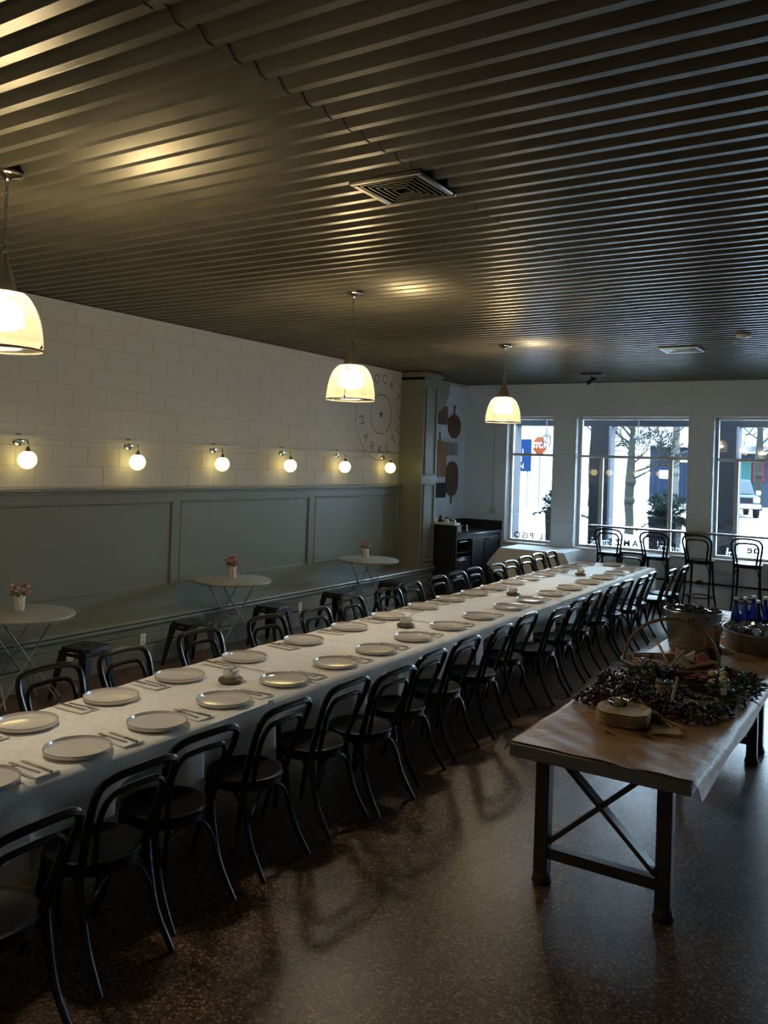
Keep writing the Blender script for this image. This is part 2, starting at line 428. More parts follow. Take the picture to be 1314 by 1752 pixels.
while y0 + k * 6 * PITCH < YB:
    yy = y0 + k * 6 * PITCH
    if yy + 6 * PITCH > YB:
        n = int((YB - yy) / PITCH) + 1
        if n > 0: link('panel', sheet(XL - .18, LAP, n), ceil, (0, yy, ZC + .0015)); link('panel', sheet(LAP - .04, XR + .02, n), ceil, (0, yy, ZC + .0048))
        yend = yy + n * PITCH
    else:
        link('panel', sA, ceil, (0, yy, ZC + .0015 * (k % 2))); link('panel', sB, ceil, (0, yy + .001, ZC + .0034 + .0015 * (k % 2)))
    k += 1
# window frames
def window(i, x0, x1, mulls):
    ya, yb = YB + .17, YB + .25
    b = MB(); t = .055
    b.box(x0, x0 + t, ya, yb, WZ0, WZ1, .006).box(x1 - t, x1, ya, yb, WZ0, WZ1, .006).box(x0 + t, x1 - t, ya, yb, WZ0, WZ0 + t, .006).box(x0 + t, x1 - t, ya, yb, WZ1 - t, WZ1, .006)
    o = struct(b.build('window_%d' % i, M['frame']))
    MB().box(x0 + t, x1 - t, ya + .01, yb - .005, 2.315, 2.362, .006).build('transom', M['frame'], o)
    for mx in mulls: MB().box(mx - .03, mx + .03, ya + .01, yb - .005, WZ0 + t, 2.315, .006).build('mullion', M['frame'], o)
    MB().box(x0 - .02, x1 + .02, YB - .02, ya, WZ0 - .03, WZ0 + .012, .006).build('sill', M['frame'], o)
    c = MB()                                            # painted casing round the opening
    c.box(x0 - .002, x0 + .012, YB - .006, ya, WZ0 + .012, WZ1).box(x1 - .012, x1 + .002, YB - .006, ya, WZ0 + .012, WZ1).box(x0, x1, YB - .006, ya, WZ1 - .012, WZ1 + .002)
    c.build('casing', M['frame'], o)
    MB().box(x0 + t, x1 - t, ya + .035, ya + .039, 2.35, WZ1 - t).build('pane', M['glass'], o, smooth=False)
    e = [x0 + t] + [q for mx in mulls for q in (mx - .03, mx + .03)] + [x1 - t]
    for a, c_ in zip(e[0::2], e[1::2]): MB().box(a, c_, ya + .035, ya + .039, WZ0 + t, 2.33).build('pane', M['glass'], o, smooth=False)
    return o
WINO = [window(1, *WIN[0], []), window(2, *WIN[1], [-4.5, -3.35]), window(3, *WIN[2], [-2.34]), window(4, *WIN[3], []), window(5, *WIN[4], [])]
def letters(txt, xs_, z, size, parent, y, mirror=True):
    for ch, x in zip(txt, xs_):
        cu = bpy.data.curves.new('letter', 'FONT'); cu.body = ch; cu.size = size; cu.align_x = 'CENTER'; cu.extrude = .001; cu.offset = .004
        cu.materials.append(M['vinyl'])
        o = link('letter', cu, parent, (x, y, z), rot=(PI / 2, 0, 0), scale=(-1 if mirror else 1, 1, 1))
yl = YB + .17 + .030
letters('OSIPLE', [-6.00, -5.87, -5.81, -5.72, -5.55, -5.44], .845, .15, WINO[0], yl)
letters('CSZMATIU-P', [-4.66, -4.31, -4.18, -4.03, -3.89, -3.79, -3.66, -3.54, -3.43, -3.27], .85, .15, WINO[1], yl)
letters('peolp', [-2.52, -2.12, -2.02, -1.94, -1.73], .90, .17, WINO[2], yl)

# ================================================================== WAINSCOT, BENCH, PILASTER
wx = -6.94
wn = struct(MB().box(XL + .001, wx - .02, YF, 11.6, 0, 1.70).build('trim_1', M['sage'], smooth=False))
pan = [(-3.1, -.83), (-.72, 1.59), (1.70, 4.10), (4.21, 6.70), (6.81, 9.20), (9.32, 11.50)]
ZP0, ZP1 = .69, 1.615
MB().box(wx - .02, wx, YF, 11.6, ZP1, 1.725, .003).build('rail', M['sage'], wn)
MB().box(wx - .02, wx, YF, 11.6, .44, ZP0, .003).build('rail', M['sage'], wn)
MB().box(wx - .02, wx + .035, YF, 11.6, 1.725, 1.765, .008).box(wx - .02, wx + .014, YF, 11.6, 1.70, 1.727, .006).build('cap', M['sage'], wn)
ends = [YF] + [t for p in pan for t in p] + [11.6]
for a, b in zip(ends[0::2], ends[1::2]):
    if b - a > .02: MB().box(wx - .02, wx, a, b, ZP0 - .002, ZP1 + .002, .003).build('stile', M['sage'], wn)
for a, b in pan:
    MB().box(wx - .021, wx - .014, a - .005, b + .005, ZP0 - .005, ZP1 + .005).build('panel', M['sage'], wn)
    g = MB(); t = .022
    g.box(wx - .018, wx + .006, a, a + t, ZP0, ZP1, .006).box(wx - .018, wx + .006, b - t, b, ZP0, ZP1, .006)
    g.box(wx - .018, wx + .006, a + t, b - t, ZP0, ZP0 + t, .006).box(wx - .018, wx + .006, a + t, b - t, ZP1 - t, ZP1, .006)
    g.build('moulding', M['sage'], wn)
bn = thing('bench', 'long built-in sage green bench along the panelled wall', 'bench', (-6.7, 5, 0))
bl = (6.7, -5, 0)
def bpart(name, b, mt=None): return b.build(name, mt or M['sage'], bn, bl)
bpart('seat', MB().box(wx, -6.53, YF, 12.05, .425, .46, .008))
bpart('moulding', MB().box(-6.60, -6.515, YF, 12.07, .385, .42, .012).tube([(-6.53, YF, .4425), (-6.53, 12.05, .4425)], .0175, 8))
for z0, z1 in ((.305, .384), (.20, .300)):
    bpart('plank', MB().box(-6.58, -6.55, YF, 12.03, z0, z1, .005))
bpart('baseboard', MB().box(-6.58, -6.54, YF, 12.03, .0, .185, .006))
bpart('frame', MB().box(wx, -6.58, YF, 12.03, 0.0, .425))
def outlet(loc, rz, label):
    t = thing('outlet', label, 'outlet', loc, rz, 'wall outlets on the bench front')
    MB().box(0, .006, -.036, .036, -.058, .058, .003).build('cover_plate', M['white'], t)
    MB().box(.006, .009, -.017, .017, .010, .044, .004).build('socket', M['pot'], t)
    MB().box(.006, .009, -.017, .017, -.044, -.010, .004).build('socket', M['pot'], t)
for i, (y, z) in enumerate(((5.10, .245), (5.97, .25), (6.77, .25), (7.70, .25), (8.55, .25))):
    outlet((-6.5495, y, z), 0, 'white outlet plate on the bench front, %s from the near end' % ORD[i])
pl = struct(MB().box(XL - .001, -6.57, 11.6, 12.08, 0, ZC - .001).build('trim_2', M['sage'], smooth=False))
for z0, z1 in ((1.93, 3.36), (.55, 1.80)):              # recessed face towards the room
    g = MB(); a, b, t, x0, x1 = 11.66, 12.02, .03, -6.572, -6.548
    g.box(x0, x1, a, a + t, z0, z1, .006).box(x0, x1, b - t, b, z0, z1, .006).box(x0, x1, a + t, b - t, z0, z0 + t, .006).box(x0, x1, a + t, b - t, z1 - t, z1, .006)
    g.build('moulding', M['sage'], pl)
    MB().box(-6.571, -6.566, a + t, b - t, z0 + t, z1 - t).build('panel', M['sage'], pl)
MB().box(XL, -6.545, 11.6, 12.10, 3.44, 3.50, .01).box(XL, -6.51, 11.585, 12.13, 3.50, ZC - .002, .012).build('crown', M['sage'], pl)
MB().box(-6.575, -6.545, 11.6, 12.08, 0, .1).build('base', M['sage'], pl)
# curved bracket behind the pilaster
cb = MB(); prof = []
for k in range(9):
    a = k / 8 * PI / 2; prof.append((.40 * (1 - math.sin(a)) ** 1.0 * 1.0, .45 * (1 - math.cos(a))))
poly = [(0, 0)] + [(.02 + .42 * math.cos(a_ * PI / 16), -.02 - .50 * math.sin(a_ * PI / 16)) for a_ in range(9)]
cb.prism([(y_, z_) for y_, z_ in poly], 0, .10)
cb.xf(lambda x, y, z: (XL + .30 + z, 12.085 + x, 3.50 + y))
tag(cb.build('bracket', M['sage']), 'curved sage bracket under the ceiling behind the panelled pilaster', 'bracket')

# ================================================================== CEILING FITTINGS
def vent(name, loc, s, label, mt):
    t = thing(name, label, 'vent', loc)
    b = MB()
    for a0, a1 in ((0, .035),):
        q = s / 2
        b.box(-q, q, -q, -q + a1, -.02, 0, .006).box(-q, q, q - a1, q, -.02, 0, .006).box(-q, -q + a1, -q + a1, q - a1, -.02, 0, .006).box(q - a1, q, -q + a1, q - a1, -.02, 0, .006)
    b.build('frame', mt, t)
    MB().box(-s / 2 + .02, s / 2 - .02, -s / 2 + .02, s / 2 - .02, -.0035, .002).build('back_plate', M['dark'], t)
    for k in range(5):
        q = s / 2 - .045 - k * .030; c = .004; g = MB(); e = MB()
        o4 = [(-q, -q, -.017), (q, -q, -.017), (q, q, -.017), (-q, q, -.017)]; i4 = [(x * (q - .012) / q, y * (q - .012) / q, -.004) for x, y, z in o4]
        g.add(o4 + i4 + [(x, y, z + .002) for x, y, z in o4] + [(x, y, z + .002) for x, y, z in i4],
              [(j, (j + 1) % 4, 4 + (j + 1) % 4, 4 + j) for j in range(4)] + [(8 + j, 12 + j, 12 + (j + 1) % 4, 8 + (j + 1) % 4) for j in range(4)] + [(j, 8 + j, 8 + (j + 1) % 4, (j + 1) % 4) for j in range(4)] + [(4 + j, 4 + (j + 1) % 4, 12 + (j + 1) % 4, 12 + j) for j in range(4)])
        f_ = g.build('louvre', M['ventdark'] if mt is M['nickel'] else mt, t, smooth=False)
        e.box(-q, q, -q, -q + c, -.021, -.017).box(-q, q, q - c, q, -.021, -.017).box(-q, -q + c, -q + c, q - c, -.021, -.017).box(q - c, q, -q + c, q - c, -.021, -.017).build('lip', mt, f_, smooth=False)
    return t
vent('ceiling_vent', (-2.31, 3.78, ZC), .42, 'large square stepped air vent in the middle of the metal ceiling', M['nickel'])
vent('ceiling_vent', (-2.35, 10.28, ZC), .44, 'small looking pale vent in the ceiling near the windows', M['frame'])
sd = thing('smoke_detector', 'round white smoke detector on the metal ceiling', 'detector', (-1.52, 9.38, ZC))
MB().lathe([(0, 0), (.07, 0), (.075, -.015), (.065, -.032), (.05, -.038), (0, -.038)], 20).build('body', M['white'], sd)
MB().lathe([(0, -.037), (.02, -.037), (.018, -.046), (0, -.046)], 12).build('sensor', M['white'], sd)
tr = thing('track_light', 'small black spotlight on a ceiling track above the windows', 'spotlight', (-4.16, 12.47, ZC))
MB().box(-.16, .16, -.02, .02, -.025, 0, .004).build('track', M['blackmetal'], tr)
MB().tube([(0, 0, -.025), (0, 0, -.10)], .008, 8).build('stem', M['blackmetal'], tr)
MB().tube([(.06, -.01, -.09), (-.06, .01, -.155)], .035, 14).build('head', M['blackmetal'], tr)
# pendants
def pendant_proto():
    t = thing('pendant_lamp', '', 'lamp', (0, 0, 0), 0, 'ribbed glass pendants over the long table')
    MB().lathe([(0, 0), (.078, 0), (.082, -.012), (.070, -.022), (.03, -.028), (.012, -.045), (0, -.045)], 24).build('canopy', M['chrome'], t)
    ch = MB(); z = -.045; k = 0
    while z > -.39:
        pts = []
        for q in range(8):
            a = 2 * PI * q / 8; x = .009 * math.cos(a); zz = .016 * math.sin(a)
            pts.append((x if k % 2 else 0, 0 if k % 2 else x, z - .012 + zz))
        ch.tube(pts, .0028, 5, closed=True); z -= .0245; k += 1
    ch.build('chain', M['nickel'], t)
    MB().tube([(.022 * math.cos(2 * PI * q / 14), 0, -.412 + .022 * math.sin(2 * PI * q / 14)) for q in range(14)], .005, 6, closed=True).build('loop', M['nickel'], t)
    MB().lathe([(0, -.432), (.022, -.432), (.024, -.475), (.028, -.482), (.043, -.52), (.055, -.565), (.064, -.60), (.078, -.622), (.082, -.63), (.05, -.632), (0, -.632)], 28).build('socket_cone', M['nickel'], t)
    prof = []
    for k in range(13):
        a = k / 12 * PI / 2; prof.append((.078 + .130 * math.sin(a) ** .92, -.628 - .30 * (1 - math.cos(a)) ** .96))
    inner = [(r_ - .004, z_) for r_, z_ in prof]
    MB().lathe(prof + inner[::-1][:1] + inner[::-1], 120, rib=.014).build('glass_shade', M['shade'], t, angle=3.2)
    b = MB().tube([(.214 * math.cos(2 * PI * q / 40), .214 * math.sin(2 * PI * q / 40), -.93) for q in range(40)], .006, 6, closed=True)
    b.build('rim_ring', M['nickel'], t)
    for q in range(3):
        a = .55 + q * 2 * PI / 3
        MB().tube([((r_ * 1.03 + .003) * math.cos(a), (r_ * 1.03 + .003) * math.sin(a), z_) for r_, z_ in prof] , .0028, 5).ball((.214 * math.cos(a), .214 * math.sin(a), -.915), .011, 8, 5).build('wire_strap', M['nickel'], t)
    MB().lathe([(0, -.632), (.022, -.632), (.022, -.70), (0, -.70)], 12).build('bulb_holder', M['nickel'], t)
    MB().ball((0, 0, -.79), .115, 28, 9, (1, 1, .36)).build('bulb', M['bulb'], t)
    return t
PD = pendant_proto()
for i, (x, y, lb) in enumerate(((-4.07, 2.66, 'lit ribbed glass pendant on a chain nearest the camera, above the near plates'),
                                (-4.13, 6.0, 'lit ribbed glass pendant in front of the painted wall mural'),
                                (-4.20, 9.36, 'lit ribbed glass pendant nearest the windows'),
                                (-4.05, -.69, 'lit ribbed glass pendant behind the camera position'))):
    place(PD, i == 0, lb, (x, y, ZC), rz=(.0, .35, .7, 0)[i])
# sconces
def sconce_proto():
    t = thing('wall_sconce', '', 'lamp', (0, 0, 0), 0, 'globe sconces along the block wall')
    b = MB().lathe([(0, .022), (.03, .022), (.052, .016), (.062, .006), (.064, 0), (0, 0)], 24); b.xf(lambda x, y, z: (z, y, x)); b.build('backplate', M['chrome'], t)
    MB().tube(smoothpath([(.02, 0, 0), (.09, 0, .004), (.135, 0, -.005), (.15, 0, -.03), (.15, 0, -.07)], 5), .0075, 8).build('arm', M['chrome'], t)
    MB().lathe([(0, -.06), (.012, -.06), (.016, -.075), (.024, -.09), (.03, -.105), (0, -.105)], 14, (.15, 0, 0)).build('collar', M['chrome'], t)
    MB().ball((.15, 0, -.182), .084, 24, 14).build('globe', M['globe'], t)
    return t
SP = sconce_proto()
for i, y in enumerate((4.79, 6.08, 7.355, 8.63, 9.875, 11.105, 3.5, 2.2, .9)):
    place(SP, i == 0, 'lit white globe sconce on the block wall, %s from the %s' % ((ORD[5 - i], 'pilaster') if i < 6 else (ORD[i], 'pilaster, beyond the picture')), (XL + .0, y, 2.215))

# ================================================================== MURAL (flat painted stamp)
mu = thing('wall_mural', 'faded round market stamp painted on the white block wall', 'mural', (XL + .002, 11.02, 2.855))
def ring(r, w_, seg, a0=0, a1=360):
    b = MB()
    for k in range(seg):
        u, v_ = math.radians(a0 + (a1 - a0) * k / seg), math.radians(a0 + (a1 - a0) * (k + 1) / seg)
        b.add([(0.001, q * math.cos(a), q * math.sin(a)) for a, q in ((u, r), (v_, r), (v_, r + w_), (u, r + w_))], [(0, 1, 2, 3)])
    return b
ring(.30, .014, 40, -60, 130).build('inner_circle', M['ink'], mu, smooth=False)
ring(.295, .012, 40, 160, 285).build('inner_circle', M['ink'], mu, smooth=False)
ring(.705, .008, 50, 170, 300).build('outer_circle', M['ink'], mu, smooth=False)
ring(.705, .008, 40, -45, 75).build('outer_circle', M['ink'], mu, smooth=False)
st = MB(); pts = [((.075 if k % 2 == 0 else .03) * math.cos(PI / 2 + k * PI / 5), (.075 if k % 2 == 0 else .03) * math.sin(PI / 2 + k * PI / 5)) for k in range(10)]
st.add([(.001, a, b) for a, b in pts], [tuple(range(10))]).build('star', M['ink'], mu, smooth=False)
def mural_letter(ch, ang, r, up, size=.20):
    cu = bpy.data.curves.new('letter', 'FONT'); cu.body = ch; cu.size = size; cu.align_x = 'CENTER'; cu.align_y = 'CENTER'; cu.extrude = .0006; cu.offset = -.003
    cu.materials.append(M['ink'])
    a = math.radians(ang); rot = a - PI / 2 if up else a + PI / 2
    o = link('letter', cu, mu); o.matrix_parent_inverse = Matrix()
    R = Matrix(((0, 0, 1), (1, 0, 0), (0, 1, 0))) @ Matrix.Rotation(rot, 3, 'Z')
    o.location = (.0015, r * math.cos(a), r * math.sin(a)); o.rotation_euler = R.to_euler()
for ch, a in zip('STOCKTON', (152, 129, 106, 83, 58, 32, 5, -20)): mural_letter(ch, a, .555, True)
for ch, a in zip('MARKET', (192, 222, 246, 270, 292, 316)): mural_letter(ch, a, .555, False)

# ================================================================== CUTTING BOARDS ON THE WALL
def board(name, poly, th, mt, label, holes=None, handle=None):
    t = thing(name, label, 'cutting board', (XL + .002, 0, 0), 0, 'boards hung on the white wall')
    b = MB().prism(poly, 0, th); b.xf(lambda x, y, z: (z, x, y)); b.build('blade', mt, t)
    if handle:
        (y0, z0), (y1, z1), w_ = handle
        MB().tube([(th / 2, y0, z0), (th / 2, (y0 + y1) / 2, (z0 + z1) / 2), (th / 2, y1, z1)], [w_ / 2, w_ / 2 * .9, w_ / 2 * 1.05], 8).xf(lambda x, y, z: (th / 2 + (x - th / 2) * min(1, th / w_), y, z)).build('handle', mt, t)
    return t
def rr(yc, zc, w_, h_, r): return [(yc + a, zc + b) for a, b in rrect(w_, h_, r, 5)]
def ell(yc, zc, a, b, n=28): return [(yc + a * math.cos(2 * PI * k / n), zc + b * math.sin(2 * PI * k / n)) for k in range(n)]
board('cutting_board', rr(12.96, 2.975, .46, .33, .06), .022, M['wood'], 'squarish brown board with a short side handle, top left of the group', handle=((13.17, 2.93), (13.29, 2.92), .045))
board('paddle_board', ell(13.475, 2.80, .235, .215), .020, M['wood3'], 'dark round paddle board with its handle pointing up', handle=((13.455, 3.0), (13.47, 3.18), .055))
board('cutting_board', rr(12.96, 2.205, .46, .62, .05), .024, M['wood2'], 'long pale wooden board with a dark handle pointing up', handle=((12.95, 2.5), (12.935, 2.68), .05))
gp = thing('wall_panel', 'square grey plate with two round white spots between the boards', 'plate', (XL + .002, 13.425, 2.395))
MB().box(0, .015, -.205, .205, -.115, .115, .004).build('plate', M['greyboard'], gp)
for dz in (.035, -.035): MB().tube([(.015, .09, dz), (.022, .09, dz)], .022, 14).build('knob', M['white'], gp)
board('paddle_board', [(13.44 + a, 1.86 + b) for a, b in rrect(.45, .62, .21, 8)], .020, M['wood3'], 'long oval dark board with its handle pointing down', handle=((13.43, 1.57), (13.425, 1.42), .05))
board('slate_board', [(12.99 + a, 1.66 + b) for a, b in rrect(.44, .26, .02, 3)], .018, M['slate'], 'dark slate board lowest of the wall boards, beside the pilaster')

# conduit, box on the window wall
cd = thing('outlet_box', 'metal outlet box with a thin conduit on the window wall', 'outlet', (-6.40, YB, 1.315))
MB().tube([(0, -.012, .06), (0, -.012, ZC - 1.315)], .010, 8).build('conduit', M['wall'], cd)
MB().box(-.055, .055, -.04, 0, -.06, .06, .006).build('box', M['frame'], cd)
for dx in (-.022, .022):
    for dz in (-.025, .025): MB().tube([(dx, -.04, dz), (dx, -.044, dz)], .014, 10).build('socket', M['greyboard'], cd)

# ================================================================== BLACK SIDEBOARD
BK = mat('sideboard_black', (.018, .021, .027), .32)
sb = thing('sideboard', 'black sideboard with open shelves and doors in the corner', 'sideboard', (-6.6, 13.0, 0)); L0 = (6.6, -13.0, 0)
def sp(name, b, mt=BK): return b.build(name, mt, sb, L0)
cf = -6.22
sp('end_panel', MB().box(XL + .01, cf + .02, 12.15, 12.19, 0, 1.13, .004))
sp('worktop', MB().box(XL + .01, cf + .03, 12.19, 13.93, .945, .98, .005))
sp('backsplash', MB().box(XL + .01, XL + .03, 12.19, 13.93, .98, 1.14, .003).box(XL + .03, cf + .02, 13.91, 13.93, .98, 1.14, .003))
sp('carcass', MB().box(XL + .01, cf - .35, 12.19, 13.93, .0, .945).box(cf - .35, cf, 12.19, 13.93, 0, .09).box(cf - .35, cf - .01, 12.73, 12.76, .09, .945).box(cf - .35, cf - .01, 13.90, 13.93, .09, .945).box(cf - .02, cf, 12.19, 13.93, .895, .945))
sp('shelf', MB().box(cf - .35, cf - .03, 12.19, 12.73, .66, .68))
sp('drawer', MB().box(cf - .35, cf - .005, 12.2, 12.72, .36, .60, .004))
sp('drawer', MB().box(cf - .35, cf - .005, 12.2, 12.72, .10, .345, .004))
for z in (.86, .555, .29):
    sp('handle', MB().tube([(cf + .02, 12.27, z), (cf + .02, 12.55, z)], .008, 8).tube([(cf - .02, 12.3, z), (cf + .02, 12.3, z)], .005, 6).tube([(cf - .02, 12.52, z), (cf + .02, 12.52, z)], .005, 6), M['chrome'])
for y0_, y1_, kn in ((12.765, 13.32, 13.28), (13.33, 13.895, 13.37)):
    d = sp('door', MB().box(cf - .015, cf, y0_, y1_, .10, .89, .003).box(cf, cf + .012, y0_, y0_ + .07, .10, .89, .003).box(cf, cf + .012, y1_ - .07, y1_, .10, .89, .003).box(cf, cf + .012, y0_ + .07, y1_ - .07, .82, .89, .003).box(cf, cf + .012, y0_ + .07, y1_ - .07, .10, .17, .003))
    MB().ball((cf + .026, kn, .855), .016, 10, 6).build('knob', M['blackmetal'], d)
sp('top_shelf', MB().box(XL + .03, cf + .0, 12.15, 12.42, 1.115, 1.13, .002))
# things on the sideboard
ty = thing('serving_tray', 'pale tray of small jars on top of the black sideboard', 'tray', (-6.56, 12.29, 1.13))
MB().box(-.3, .3, -.10, .10, 0, .012, .003).box(-.3, .3, -.10, -.092, .012, .035).box(-.3, .3, .092, .10, .012, .035).box(-.3, -.292, -.092, .092, .012, .035).box(.292, .3, -.092, .092, .012, .035).build('body', M['white'], ty)
jl = ['small glass jar with a dark lid at the left end of the tray', 'white cream jug second along the tray on the sideboard', 'short dark bottle in the middle of the tray on the sideboard',
      'white sugar pot with a dark lid on the sideboard tray', 'round silver canister at the right end of the sideboard tray']
for i, x in enumerate((-.24, -.13, -.01, .11, .23)):
    t = thing('jar', jl[i], 'jar', (-6.56 + x, 12.28, 1.1425), 0, 'jars on the sideboard tray'); hh = (.10, .075, .11, .085, .07)[i]; r_ = (.03, .045, .028, .042, .045)[i]
    MB().lathe([(0, 0), (r_, 0), (r_ * 1.05, hh * .6), (r_ * .7, hh * .85), (r_ * .7, hh), (0, hh)], 14).build('body', (M['clear'], M['bowl'], M['blackmetal'], M['bowl'], M['chrome'])[i], t)
    MB().lathe([(0, hh), (r_ * .78, hh), (r_ * .78, hh + .02), (0, hh + .024)], 14).build('lid', (M['blackmetal'], M['bowl'], M['blackmetal'], M['blackmetal'], M['chrome'])[i], t)
cdn = thing('menu_card', 'small white card standing on the black sideboard worktop', 'card', (-6.40, 12.62, .98), 1.2)
MB().box(-.055, .055, -.003, .003, 0, .12, .001).build('card', M['white'], cdn); MB().box(-.03, .03, -.02, .02, 0, .008).build('foot', M['blackmetal'], cdn)
nb = thing('napkin_box', 'small grey box on the worktop next to the raised end panel', 'box', (-6.38, 12.36, .98))
MB().box(-.05, .05, -.05, .05, 0, .08, .004).build('body', M['greyboard'], nb); MB().box(-.03, .03, -.035, .035, .08, .086, .002).build('opening', M['slate'], nb)
sv = thing('pepper_mill', 'thin silver mill standing on the sideboard worktop', 'mill', (-6.42, 12.95, .98))
MB().lathe([(0, 0), (.022, 0), (.024, .03), (.015, .06), (.02, .09), (0, .092)], 14).build('body', M['chrome'], sv); MB().ball((0, 0, .102), .014, 10, 6).build('cap', M['chrome'], sv)

# ================================================================== LONG DINING TABLE
CR = [(1.84, -2.8, 0.05), (2.45, -2.94, 0), (2.93, -3.02, -0.04), (3.5, -3.01, 0.02), (4.08, -3.01, 0), (4.51, -2.94, -0.05), (5.05, -3.0, 0.03), (5.63, -3.02, 0.0), (6.23, -3.01, 0.04), (6.91, -3.07, 0), (7.43, -2.96, -0.03), (8.0, -3.0, 0.0), (8.61, -3.03, 0.03), (9.29, -3.04, 0), (9.81, -3.04, -0.04), (10.3, -2.99, 0), (10.81, -3.02, 0.04), (11.37, -2.9, 0), (11.92, -2.86, 0.03)]
CLf = [(3.2, -4.31), (3.8, -4.34), (4.54, -4.41), (5.27, -4.40), (5.86, -4.33), (6.57, -4.44), (7.23, -4.47), (7.8, -4.52), (8.46, -4.55), (8.94, -4.57), (9.45, -4.59), (10.03, -4.55), (10.52, -4.57), (11.2, -4.63), (11.75, -4.66), (12.28, -4.66)]
def seat_push(y, side):                                # how far a tucked-in seat pushes the hanging cloth inwards
    out = 0.0
    for c in (CR if side > 0 else CLf):
        cy, cx = c[0], c[1] if side > 0 else c[1] + .28
        d = abs(y - cy); R_ = .222
        if d < R_ + .05:
            dep = math.sqrt(max(0, R_ * R_ - min(d, R_) ** 2))
            edge = (cx - dep) if side > 0 else (cx + dep)
            ref = (-3.118 if side > 0 else xleft(y) - .012)
            out = max(out, (ref - edge) * side + .035)
    return max(0, out)
ZT = .72
XRT = -3.13
LE = [(-1, -3.86), (2.0, -3.94), (2.9, -4.0), (4.0, -4.08), (6.05, -4.16), (7.6, -4.2), (9.8, -4.25), (13, -4.27)]
def xleft(y):
    for (a, b), (c, d) in zip(LE, LE[1:]):
        if y <= c: return b + (d - b) * (y - a) / (c - a)
    return LE[-1][1]
SEAM = [.1, 2.26, 4.33, 6.55, 8.65, 10.75, 12.46]
names = ['sixth', 'fifth', 'fourth', 'third', 'second', 'first']
for i, (a, b) in enumerate(zip(SEAM, SEAM[1:])):
    xl, xr = xleft((a + b) / 2) + .012, XRT - .012
    t = thing('dining_table', '%s table from the window end of the long run, under its white cloth' % names[i], 'table', ((xl + xr) / 2, (a + b) / 2, 0), 0, 'tables pushed end to end')
    w2, l2 = (xr - xl) / 2 - .03, (b - a) / 2 - .012
    MB().box(-w2, w2, -l2, l2, ZT - .035, ZT - .006, .004).build('tabletop', M['wood3'], t)
    for sx_ in (-1, 1):
        for sy_ in (-1, 1): MB().tube([(sx_ * .33, sy_ * (l2 - .25), 0), (sx_ * .33, sy_ * (l2 - .25), ZT - .034)], .018, 8).build('leg', M['blackmetal'], t)
    # cloth: one grid from hem to hem, falling in soft folds on both long sides
    last = i == len(names) - 1
    DROP = .36
    ph = random.uniform(0, 6)
    def cl(u, v_, a=a, b=b, ph=ph, last=last):
        y = a - .02 + (b - a + .02) * v_ if not last else a - .02 + (b - a + .02) * v_
        XL_, XR_ = xleft(y), XRT
        wtop = XR_ - XL_; tot = wtop + 2 * DROP; s_ = u * tot
        def sstep(t): t = max(0, min(1, t)); return t * t * (3 - 2 * t)
        def fold(d): return (.006 + .020 * (d / DROP)) * (math.sin(y * 9.5 + ph) * .6 + math.sin(y * 17.3 + ph * 2) * .4) * min(1, d / .12)
        zz = ZT + .0015 * math.sin(y * 5 + s_ * 7) + (.004 if v_ < .02 else 0) + .0025 * math.exp(-((s_ - tot / 2) / .02) ** 2) + sum(.005 * math.exp(-(((v_ - q_) * 2.1) / .018) ** 2) for q_ in (.25, .5, .75))
        if s_ < DROP: d = DROP - s_; hem = .02 * math.sin(y * 4 + ph); return (XL_ - .012 - .03 * d / DROP - abs(fold(d)) * .7 + (seat_push(y, -1) + .035) * sstep((d - .08) / .15), y, ZT - .006 - d * (1 + hem))
        if s_ > tot - DROP: d = s_ - (tot - DROP); hem = .05 * math.sin(y * 2.1 + ph); return (XR_ + .012 + .01 * d / DROP + fold(d) * .7 - seat_push(y, 1) * sstep((d - .08) / .15), y, ZT - .006 - d * (1 + hem))
        return (XL_ + s_ - DROP, y, zz)
    g = MB().grid(cl, 46, 90)
    if last:                                           # the cloth also drops over the end facing the windows
        def ce(u, v_): 
            x = xleft(b) + (XRT - xleft(b)) * u; d = DROP * v_
            return (x, b + .003 + .02 * v_ + .02 * v_ * math.sin(x * 22), ZT - .001 - d)
        g.grid(ce, 40, 8)
    tc_ = g.build('tablecloth', M['cloth'], angle=1.2)
    tag(tc_, 'white linen cloth over the %s table from the window end' % names[i], 'tablecloth', 'cloths on the long table')

# ------------------------------------------------------------------ place settings
def plate_proto():
    t = thing('dinner_plate', '', 'plate')
    MB().lathe([(0, 0), (.120, 0), (.138, .003), (.152, .012), (.1545, .026)] + [(.1515, .0268), (.1475, .015), (.136, .0095), (.122, .0078), (.10, .0067), (.075, .0059), (.05, .0053), (.025, .0049), (0, .0048)], 48).build('dish', M['plate'], t)
    MB().tube([(.153 * math.cos(2 * PI * k / 48), .153 * math.sin(2 * PI * k / 48), .0268) for k in range(48)], .0016, 5, closed=True).build('rim', M['rim'], t, label='thin dark brown glazed rim')
    return t
def napkin_mesh():
    b = MB().box(-.115, .115, -.062, .062, 0, .004, .0015)
    b.box(-.113, .113, -.060, .058, .004, .007, .0015)
    return b.mesh('napkin', M['napkin'])
def fork_mesh():
    b = MB(); 
    b.tube([(-.10, 0, .002), (-.03, 0, .003), (.03, 0, .006), (.055, 0, .005)], [.0048, .0042, .0028, .004], 6)
    b.box(.052, .072, -.011, .011, .003, .0055, .001)
    for q in range(4): b.tube([(.07, -.009 + q * .006, .0045), (.10, -.009 + q * .006, .0065)], .0015, 4)
    return b.mesh('fork', M['steel'])
def knife_mesh():
    b = MB(); b.tube([(-.115, 0, .0045), (-.02, 0, .0045)], [.0055, .0048], 6)
    b.prism([(-.02, -.004), (.08, -.008), (.105, .004), (.09, .007), (-.02, .005)], .003, .0055)
    return b.mesh('knife', M['steel'])
